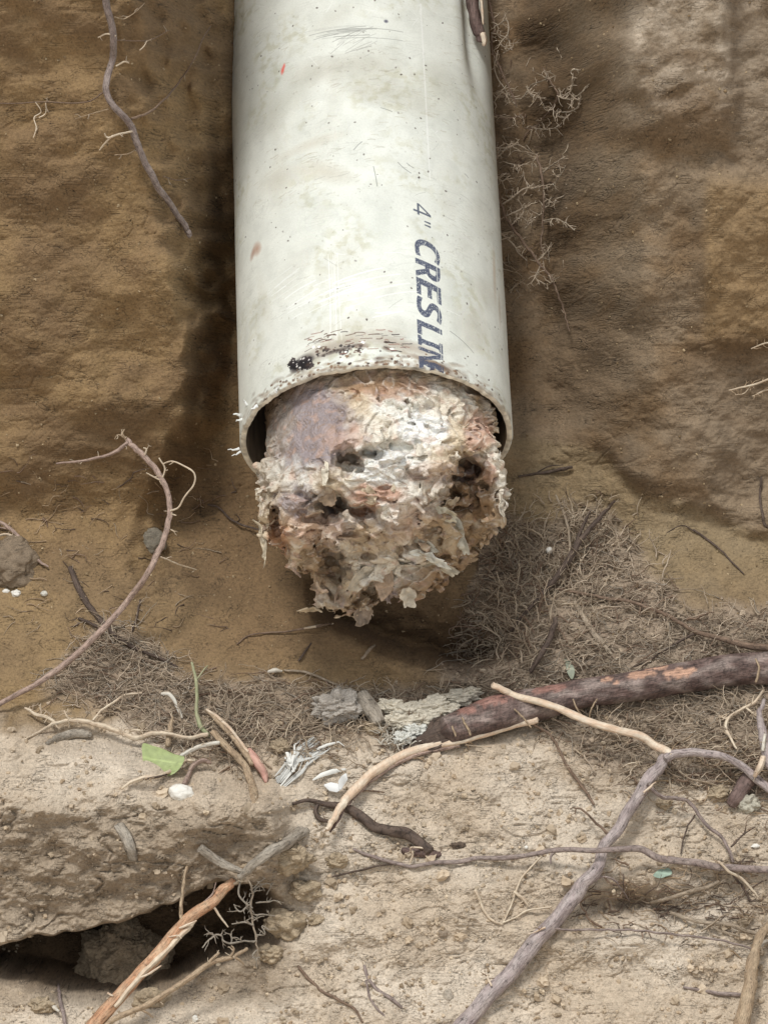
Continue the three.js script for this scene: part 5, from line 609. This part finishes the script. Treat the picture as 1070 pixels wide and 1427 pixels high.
solo('pebble', 'tiny white chip on the sand at the bottom edge, left', 'pebble', lumpGeo(272, 1419, 4, 5, 3, 2, WHITE, { d: 5, facet: 0.6 }), M.pebble);
solo('pebble', 'white chip on the sand near the right edge above the level root', 'pebble', lumpGeo(1052, 1179, 6, 3, 3, 2, WHITE, { d: 5, facet: 0.6 }), M.pebble);
solo('pebble', 'grey half buried pebble on the open sand bottom centre', 'pebble', lumpGeo(617, 1300, 7, 6, 5, 0, [0.34, 0.27, 0.2], { d: 6 }), M.stone);
solo('pebble', 'pale grey pebble low on the sand, right of bottom centre', 'pebble', lumpGeo(624, 1388, 7, 9, 5, 0, [0.48, 0.42, 0.34], { d: 6 }), M.stone);
solo('rock', 'rounded brown rock set in the bank at the left edge', 'rock', lumpGeo(14, 786, 38, 37, 26, 2, [0.25, 0.19, 0.13], { amp: 0.22, d: 24, facet: 0.2 }), M.stone);
solo('rock', 'grey stone in the dark gap behind the curved root', 'rock', lumpGeo(210, 755, 24, 19, 16, 0, [0.25, 0.22, 0.17], { amp: 0.15, d: 18 }), M.stone);
solo('rock', 'pale angular stone at the right edge under the forked grey root', 'rock', lumpGeo(1042, 1121, 17, 13, 12, 5, [0.5, 0.47, 0.38], { amp: 0.2, facet: 0.5, d: 12 }), M.stone);
solo('sand_clod', 'ragged clod of sand standing in the dark hollow behind the orange root', 'clod', lumpGeo(172, 1345, 66, 62, 52, 30, [0.4, 0.315, 0.215], { amp: 0.22, d: 60, facet: 0.25, f: 1.3, spot: 0.25, fine: 0.05 }), M.sand);
for (const [x, y, r, l] of [[404, 1196, 24, 'lumpy sand clod at the right shoulder of the sand lump, under the stump fork'], [424, 1240, 17, 'sand clod tucked against the right end of the dark hollow'], [402, 1288, 26, 'large crumbled sand clod right of the white rootlet tassel'], [440, 1282, 9, 'small loose sand clod on the slope right of the tassel clod'], [378, 1330, 15, 'sand clod at the low right corner of the dark hollow'], [60, 1402, 14, 'small sand clod at the lower lip of the hollow, far left'], [212, 1395, 20, 'crumbling sand clod at the foot of the orange root hollow'], [1000, 1105, 12, 'small sand clod below the forked root near the right edge'], [925, 1120, 9, 'small sand clod beneath the fork of the diagonal root'], [390, 1040, 12, 'round sand clod between the bent root and the white shreds'], [520, 1015, 12, 'crumbly clod below the pale rotten wood'], [470, 1200, 12, 'loose sand crumb below the dark broken root']]) solo('sand_clod', l, 'clod', lumpGeo(x, y, r * 1.2, r * 0.85, r, r * 0.3, SANDC, { amp: 0.35, facet: 0.4, d: 14 }), M.sand);
solo('bark_chip', 'small dark bark chip on the sand right of the dark broken root', 'chip', lumpGeo(638, 1178, 11, 4.5, 4, 0, [0.12, 0.085, 0.06], { facet: 0.5, d: 8 }), M.bark);
root('root_nub', 'furry grey root nub sticking out of the sand lump face', 'root', { col: 'grey', sides: 12, mat: M.bark, rough: 0.4, stem: [[166, 1150, 7, 0], [176, 1166, 8, 6], [182, 1182, 8, 9], [186, 1198, 6, 9]], hair: [40, 3, 7, 0.6, 'hair'] });
root('grey_root', 'smooth grey rod of root lying on top of the sand lump', 'root', { col: 'grey', sides: 12, rough: 0.12, stem: [[66, 1036, 3, 3], [82, 1028, 6, 5], [100, 1023, 6.6, 6], [116, 1022, 6.6, 6], [128, 1024, 4, 5]] });
root('dark_stump', 'dark red stump of root behind the pale angular stone', 'root', { col: 'red', sides: 14, mat: M.bark, rough: 0.3, stem: [[1048, 1076, 10, 22], [1036, 1096, 11, 18], [1026, 1112, 11, 12], [1018, 1122, 7, 8]] });
root('grey_root', 'grey root with white peeled spots coming in at the right edge', 'root', { col: 'violet', sides: 12, rough: 0.2, stem: [[1090, 1078, 9, 50], [1074, 1066, 8.5, 50], [1066, 1044, 8, 52], [1062, 1020, 6.5, 54], [1058, 996, 4, 52], [1064, 975, 2.4, 48]], br: [{ n: 'peeled_tip', col: 'bone', p: [[1050, 1082, 3, 46], [1058, 1068, 5, 56], [1064, 1054, 4, 58]] }, { n: 'peeled_spot', col: 'white', p: [[1062, 1046, 2.6, 60], [1064, 1034, 2.8, 62], [1066, 1024, 2, 62]] }], hair: [20, 5, 14, 0.7, 'hair'] });
// rotten pale wood in front of the thick root
{
  const parts = [['wood_lump', lumpGeo(472, 984, 34, 22, 24, 14, [0.46, 0.42, 0.37], { amp: 0.5, facet: 0.4, d: 40, f: 1.8 }), M.stone]];
  { const a = ACC(), p = path([[503, 968, 10, 20], [512, 982, 11, 24], [522, 996, 11, 24], [530, 1008, 8, 20]], 2, 0.5); tube(a, p.pts, p.rad, 16, tone('grey'), 0.3); parts.push(['ringed_stub', geo(a), M.bark]); }
  for (const [x, y, rx, ry, rot] of [[545, 985, 20, 10, -0.2], [572, 992, 30, 14, 0.1], [600, 985, 28, 14, 0.1], [588, 1004, 28, 10, 0.05], [640, 972, 26, 10, 0.1], [556, 1006, 20, 10, -0.2], [625, 990, 16, 10, 0.2], [655, 965, 14, 7, 0.2]]) parts.push(['wood_flake', lumpGeo(x, y, rx, ry, 12, 19, ((k) => [0.6 * k, 0.55 * k, 0.45 * k])(rr(0.8, 1.1)), { amp: 0.35, facet: 0.6, d: 24, rot, f: 1.8, spot: 0.35 }), M.clog]);
  for (const [x, y, r] of [[580, 1020, 12], [563, 1028, 10], [596, 1014, 8]]) parts.push(['mould', lumpGeo(x, y, r * 1.3, r * 0.8, 9, 16, [0.64, 0.64, 0.59], { amp: 0.6, facet: 0.5, d: 18, f: 2.5, spot: 0.3 }), M.clog]);
  const a = ACC(); for (let i = 0; i < 90; i++) { const p = at(rr(528, 572), rr(1006, 1040), rr(6, 16)); hairLine(a, p, vdir(rr(0, 6.28), rr(-0.2, 0.5)), rr(8, 20), rr(0.7, 1.2), tone('white'), 4, 0.7); } parts.push(['fine_rootlets', geo(a), M.fine, { kind: 'stuff' }]);
  thing('rotten_wood', 'pale crumbly rotten wood and mould at the broken end of the thick root', 'wood', parts);
}
// scraps of white plastic film and white petals
{
  const ribbon = (ps, c, th = 0.8) => strip(ps.map(([x, y, w, l]) => { const q = at(x, y, l).applyMatrix4(new THREE.Matrix4().makeRotationX(PITCH)).divideScalar(S); return [q.x, q.y, q.z, w]; }), c, th);
  const W1 = [0.76, 0.76, 0.72];
  const tr = []; for (let i = 0; i < 18; i++) { const o = rr(-14, 14), e = rr(-20, 20); tr.push(['strand', ribbon([[390 + o * 0.6, 1092 + o * 0.5 + rr(-4, 4), rr(0.6, 2.4), 1], [410 + o, 1070 + o * 0.6, rr(1, 4.5), rr(3, 9)], [430 + e, 1050 + e * 0.6, rr(1, 4.5), rr(3, 11)], [450 + e, 1036 + e * 0.7, rr(0.5, 1.4), rr(0, 12)]], ((k) => [W1[0] * k, W1[1] * k, W1[2] * k])(rr(0.62, 0.98))), M.flake]); }
  thing('white_shreds', 'bundle of frayed white fibre shreds lying on the sand left of centre', 'shreds', tr);
  const tw = []; for (let i = 0; i < 7; i++) tw.push(['curl', ribbon([[rr(392, 408), rr(1050, 1080), 3, 8], [rr(396, 412), rr(1048, 1076), 4, 16], [rr(396, 410), rr(1048, 1076), 4, 18], [rr(392, 410), rr(1052, 1078), 2, 8]], W1), M.flake]);
  thing('white_curl', 'crinkled white curl of film beside the frayed white shreds', 'shreds', tw);
  solo('white_strip', 'narrow white strip lying flat just above the white petals', 'strip', ribbon([[436, 1087, 2, 5], [448, 1080, 6, 8], [464, 1075, 7, 9], [482, 1072, 2.4, 6]], W1, 1), M.flake);
  solo('white_strip', 'long white fibre arching right from the frayed shreds', 'strip', ribbon([[442, 1044, 3, 16], [456, 1038, 4, 15], [472, 1034, 2.4, 10], [480, 1040, 1, 6]], W1, 1), M.flake);
  solo('white_petal', 'small white petal lying flat beside the cream root', 'petal', ribbon([[452, 1094, 2, 9], [460, 1096, 12, 12], [470, 1098, 12, 12], [477, 1098, 3, 10]], [0.78, 0.8, 0.8], 0.8), M.flake);
  solo('white_petal', 'small white petal standing upright against the cream root', 'petal', ribbon([[474, 1100, 3, 12], [476, 1090, 10, 18], [480, 1084, 10, 24], [482, 1078, 2, 26]], [0.78, 0.8, 0.8], 0.8), M.flake);
  const tint = (nm, lb, out, c, lift, bend) => { // a leaf from its outline in the picture
    const N = 16, cx = out.reduce((s, p) => s + p[0], 0) / out.length, cy = out.reduce((s, p) => s + p[1], 0) / out.length, cv = new THREE.CatmullRomCurve3(out.map(([x, y]) => new THREE.Vector3(x, y, 0)), true), K = 60, pos = [], col = [], ix = [], c0 = at(cx, cy, 0).applyMatrix4(new THREE.Matrix4().makeRotationX(PITCH)).divideScalar(S), q = new THREE.Vector3();
    for (const sdd of [1, -1]) for (let j = 0; j <= N; j++) for (let k = 0; k < K; k++) { const e = cv.getPoint(k / K), t = j / N, x = (e.x - cx) * t, y = (e.y - cy) * t, vein = Math.abs(y - 0.15 * x) < 1.2 ? 1 : 0; const z = c0.z + lift + 0.85 * y + bend * (x * x / 900) + 1.6 * n3(x / 14, y / 14, 4) + 0.5 * sdd; W3(c0.x + x, c0.y - y, z, q); pos.push(q.x, q.y, q.z); const m = 1 + 0.2 * n3(x / 6, y / 6, 8) + 0.15 * n3(x / 2, y / 2, 3) + 0.25 * vein - 0.3 * ss(0.45, 0.6, n3(x / 5, y / 5, 21)); col.push(c[0] * m, c[1] * m, c[2] * m); }
    const st = (N + 1) * K; for (let j = 0; j < N; j++) for (let k = 0; k < K; k++) { const a = j * K + k, b = j * K + (k + 1) % K; ix.push(a, a + K, b, b, a + K, b + K, st + a, st + b, st + a + K, st + b, st + b + K, st + a + K); } for (let k = 0; k < K; k++) { const a = N * K + k, b = N * K + (k + 1) % K; ix.push(a, st + a, b, b, st + a, st + b); }
    const g = new THREE.BufferGeometry(); g.setAttribute('position', new THREE.Float32BufferAttribute(pos, 3)); g.setAttribute('color', new THREE.Float32BufferAttribute(col, 3)); g.setIndex(ix); g.computeVertexNormals(); solo(nm, lb, 'leaf', g, M.leaf); };
  tint('leaf', 'light green torn leaf lying among roots on the sand lump', [[200, 1036], [214, 1039], [228, 1043], [244, 1050], [258, 1054], [254, 1066], [244, 1076], [228, 1080], [212, 1080], [204, 1068], [200, 1052]], [0.42, 0.5, 0.22], 24, 3);
  tint('leaf', 'tiny blue green leaf scrap on the sand below the level root', [[909, 1219], [916, 1213], [924, 1209], [933, 1211], [935, 1217], [926, 1221], [918, 1223]], [0.36, 0.47, 0.38], 5, 12);
  tint('leaf', 'small grey green leaf in the mat above the thick root', [[786, 918], [794, 922], [800, 934], [796, 946], [790, 938], [788, 928]], [0.34, 0.37, 0.28], 8, 12);
  root('dark_twig', 'hair thin dark twig lying across the green leaf', 'twig', { col: 'dark', sides: 6, stem: [[199, 1049, 1, 20], [208, 1048, 1.2, 20], [218, 1054, 1.2, 21], [230, 1056, 1.2, 22], [249, 1057, 1, 22]] });
}
// ------------------------------------------------------------------ mats of fine roots, sand crumbs
function mat(name, label, n, box, test, cols, l0, l1, lift) {
  const a = ACC(); let made = 0;
  for (let i = 0; i < n * 30 && made < n; i++) {
    const x = rr(box[0], box[2]), y = rr(box[1], box[3]); if (rnd() > test(x, y)) continue; made++;
    const len = rr(l0, l1) * (rnd() < 0.12 ? 1.8 : 1), m = Math.max(4, Math.round(len / 4.5)), r0 = (rnd() < 0.1 ? rr(1.2, 1.9) : rr(0.55, 1.05)), pts = [], rad = []; let px = x, py = y, an = rr(-0.6, 0.6) + (rnd() < 0.5 ? Math.PI : 0) + (rnd() < 0.25 ? rr(-1.2, 1.2) : 0), lf = rr(0.2, lift), dl = rr(-0.6, 0.9);
    for (let k = 0; k <= m; k++) { pts.push(at(px, py, lf + 3 * n3(px / 9, py / 9, 77))); rad.push(r0 * S * (1 - 0.6 * k / m)); an += rnd() < 0.25 ? rr(-1.1, 1.1) : rr(-0.35, 0.35); px += len / m * Math.cos(an); py += len / m * Math.sin(an) * 0.8; lf = Math.max(0.2, lf + dl * len / m * 0.35); dl += rr(-0.3, 0.25); }
    tube(a, pts, rad, 4, tone(cols[Math.floor(rnd() * cols.length)]), 0);
  }
  const o = solo(name, label, 'root mat', geo(a), M.fine); o.userData.kind = 'stuff'; delete o.userData.category; return o;
}
mat('root_mat', 'tangled mat of fine brown roots across the floor left of centre', 1000, [40, 830, 660, 1070], (x, y) => x < 640 ? zoneL(x, y) : 0, ['hair', 'brown', 'hair', 'grey', 'pale', 'pale'], 12, 46, 9);
mat('root_mat', 'dense mat of fine brown roots on the slope right of the sludge', 1800, [590, 680, 1090, 1130], (x, y) => zoneR(x, y), ['hair', 'brown', 'hair', 'grey', 'pale', 'pale', 'hair'], 10, 44, 10);
// airy rootlets that stand off the ground and branch
function brush(name, label, n, box, test, cols, l0, l1, r, up = -1.57, spread = 1.3, out = 0.5) {
  const a = ACC(); let made = 0;
  for (let i = 0; i < n * 30 && made < n; i++) {
    const x = rr(box[0], box[2]), y = rr(box[1], box[3]); if (rnd() > test(x, y)) continue; made++;
    const len = rr(l0, l1), an = up + rr(-spread, spread), o = rr(-0.1, out), c = tone(cols[Math.floor(rnd() * cols.length)]), q = hairLine(a, at(x, y, rr(-1, 8)), vdir(an, o), len, r * rr(0.6, 1.25), c, 4, 0.3, 0.03, 3.6);
    for (let k = 0; k < 3; k++) if (rnd() < 0.75) { const j = Math.floor(rr(0.25, 0.9) * (q.length - 1)); hairLine(a, q[j], vdir(an + (rnd() < 0.5 ? 1 : -1) * rr(0.5, 1.2), rr(-0.2, 0.5)), len * rr(0.2, 0.5), r * 0.65, c, 3, 0.35, 0.02, 3.6); }
  }
  const o = solo(name, label, 'root mat', geo(a), M.fine); o.userData.kind = 'stuff'; delete o.userData.category;
}
brush('root_tuft', 'bushy upright tuft of pale fine roots round the dark forked twig', 430, [640, 690, 930, 940], (x, y) => clamp(1.2 * G2(x, y, 800, 775, 75, 55) + 1.1 * G2(x, y, 712, 790, 34, 60) + 0.9 * G2(x, y, 690, 880, 55, 45)), ['pale', 'pale', 'hair', 'cream', 'brown'], 16, 46, 1.0, -1.2, 1.5, 0.7);
brush('root_tuft', 'wispy pale rootlets standing in the mat on the right', 420, [690, 780, 1085, 1110], (x, y) => zoneR(x, y), ['pale', 'pale', 'hair', 'cream'], 14, 44, 0.85, -0.9, 1.7, 0.6);
brush('root_tuft', 'wispy pale rootlets standing in the mat left of centre', 260, [90, 860, 640, 1060], (x, y) => zoneL(x, y), ['pale', 'hair', 'cream', 'pale'], 12, 40, 0.85, -1.4, 1.7, 0.6);
brush('root_tuft', 'pale rootlet tangle round the white shreds and rotten wood', 150, [270, 980, 620, 1090], (x, y) => clamp(G2(x, y, 400, 1040, 90, 34) + G2(x, y, 560, 1020, 60, 24)), ['pale', 'cream', 'hair', 'brown'], 12, 44, 0.9, -1.2, 1.9, 0.4);
brush('root_tuft', 'thin rootlets hanging on the bank along the right side of the pipe', 90, [690, 60, 800, 420], (x, y) => clamp(1.2 * G2(x, y, 700, 300, 24, 140) + 0.6 * G2(x, y, 745, 250, 50, 150)), ['pale', 'hair', 'brown'], 14, 40, 0.8, 0.4, 1.6, 0.8);
mat('root_tuft', 'loose pale rootlets over the hollow at lower right', 240, [780, 1190, 1080, 1330], (x, y) => clamp(1.2 * G2(x, y, 900, 1260, 80, 34) + G2(x, y, 1030, 1250, 50, 50)), ['hair', 'tan', 'dark', 'brown'], 12, 44, 10);
mat('root_tuft', 'pale rootlets lying thinly on the sand at the right edge', 260, [860, 1030, 1085, 1200], (x, y) => 0.8 * ss(850, 960, x) * ss(1170, 1060, y), ['hair', 'tan', 'brown', 'cream'], 12, 40, 8);
mat('root_tuft', 'sparse fine rootlets clinging to the damp bank on the left', 130, [0, 640, 330, 880], (x, y) => 0.35 + 0.6 * G2(x, y, 80, 730, 60, 40), ['brown', 'hair', 'dark', 'tan'], 10, 36, 3);
{ // loose grains and crumbs of soil, sunk partly in the ground
  const g0 = new THREE.IcosahedronGeometry(1, 1); { const p = g0.attributes.position; for (let i = 0; i < p.count; i++) { const m = 1 + 0.9 * n3(p.getX(i) * 1.7, p.getY(i) * 1.7, p.getZ(i) * 1.7); p.setXYZ(i, p.getX(i) * m, p.getY(i) * m, p.getZ(i) * m); } g0.computeVertexNormals(); }
  const make = (name, label, n, box, test, c0, c1, r0, r1, m) => {
    const im = new THREE.InstancedMesh(g0, new THREE.MeshStandardMaterial({ roughness: 1 }), n), mt = new THREE.Matrix4(), q = new THREE.Quaternion(), e = new THREE.Euler(), s = new THREE.Vector3(), c = new THREE.Color();
    for (let i = 0; i < n; i++) { let x, y, t = 0; do { x = rr(box[0], box[2]); y = rr(box[1], box[3]); } while (rnd() > test(x, y) && t++ < 40); const r = r0 + (r1 - r0) * Math.pow(rnd(), m); const p = at(x, y, r * 0.25); e.set(rr(0, 6), rr(0, 6), rr(0, 6)); q.setFromEuler(e); s.set(r * S * rr(0.8, 1.3), r * S * rr(0.6, 1), r * S * rr(0.7, 1.2)); mt.compose(p, q, s); im.setMatrixAt(i, mt); const k = rnd(), b = rr(0.7, 1.15); c.setRGB(mix(c0[0], c1[0], k) * b, mix(c0[1], c1[1], k) * b, mix(c0[2], c1[2], k) * b); im.setColorAt(i, c); }
    shade(im); im.name = name; im.userData.kind = 'stuff'; im.userData.label = label; scene.add(im);
  };
  make('sand_grains', 'loose sand grains and crumbs on the pale floor', 9000, [-20, 990, 1090, 1460], (x, y) => ss(985, 1060, y) * (1 - cave(x, y)) * (1 - 0.6 * ss(400, 350, x)) * (0.35 + 0.65 * ss(-0.2, 0.4, n3(x / 60, y / 40, 91))), [0.36, 0.27, 0.18], [0.6, 0.5, 0.37], 0.6, 3.6, 9);
  make('sand_lumps', 'small broken lumps of sand scattered on the floor', 170, [-20, 1000, 1090, 1440], (x, y) => (1 - cave(x, y)) * ss(0, 0.4, n3(x / 90, y / 60, 95)), [0.42, 0.33, 0.23], [0.58, 0.48, 0.36], 2.5, 9, 3);
  make('soil_crumbs', 'dark soil crumbs among the fine roots', 6000, [-20, 690, 1090, 1120], (x, y) => Math.max(zoneL(x, y), zoneR(x, y)), [0.22, 0.165, 0.12], [0.45, 0.365, 0.27], 0.8, 4.2, 6);
  make('soil_grains', 'scattered soil grains on the damp bank', 5000, [-20, -20, 1090, 900], (x, y) => 0.4 + 0.6 * ss(500, 800, y), [0.22, 0.15, 0.08], [0.45, 0.35, 0.22], 0.5, 2.2, 5);
}
renderer.render(scene, camera);
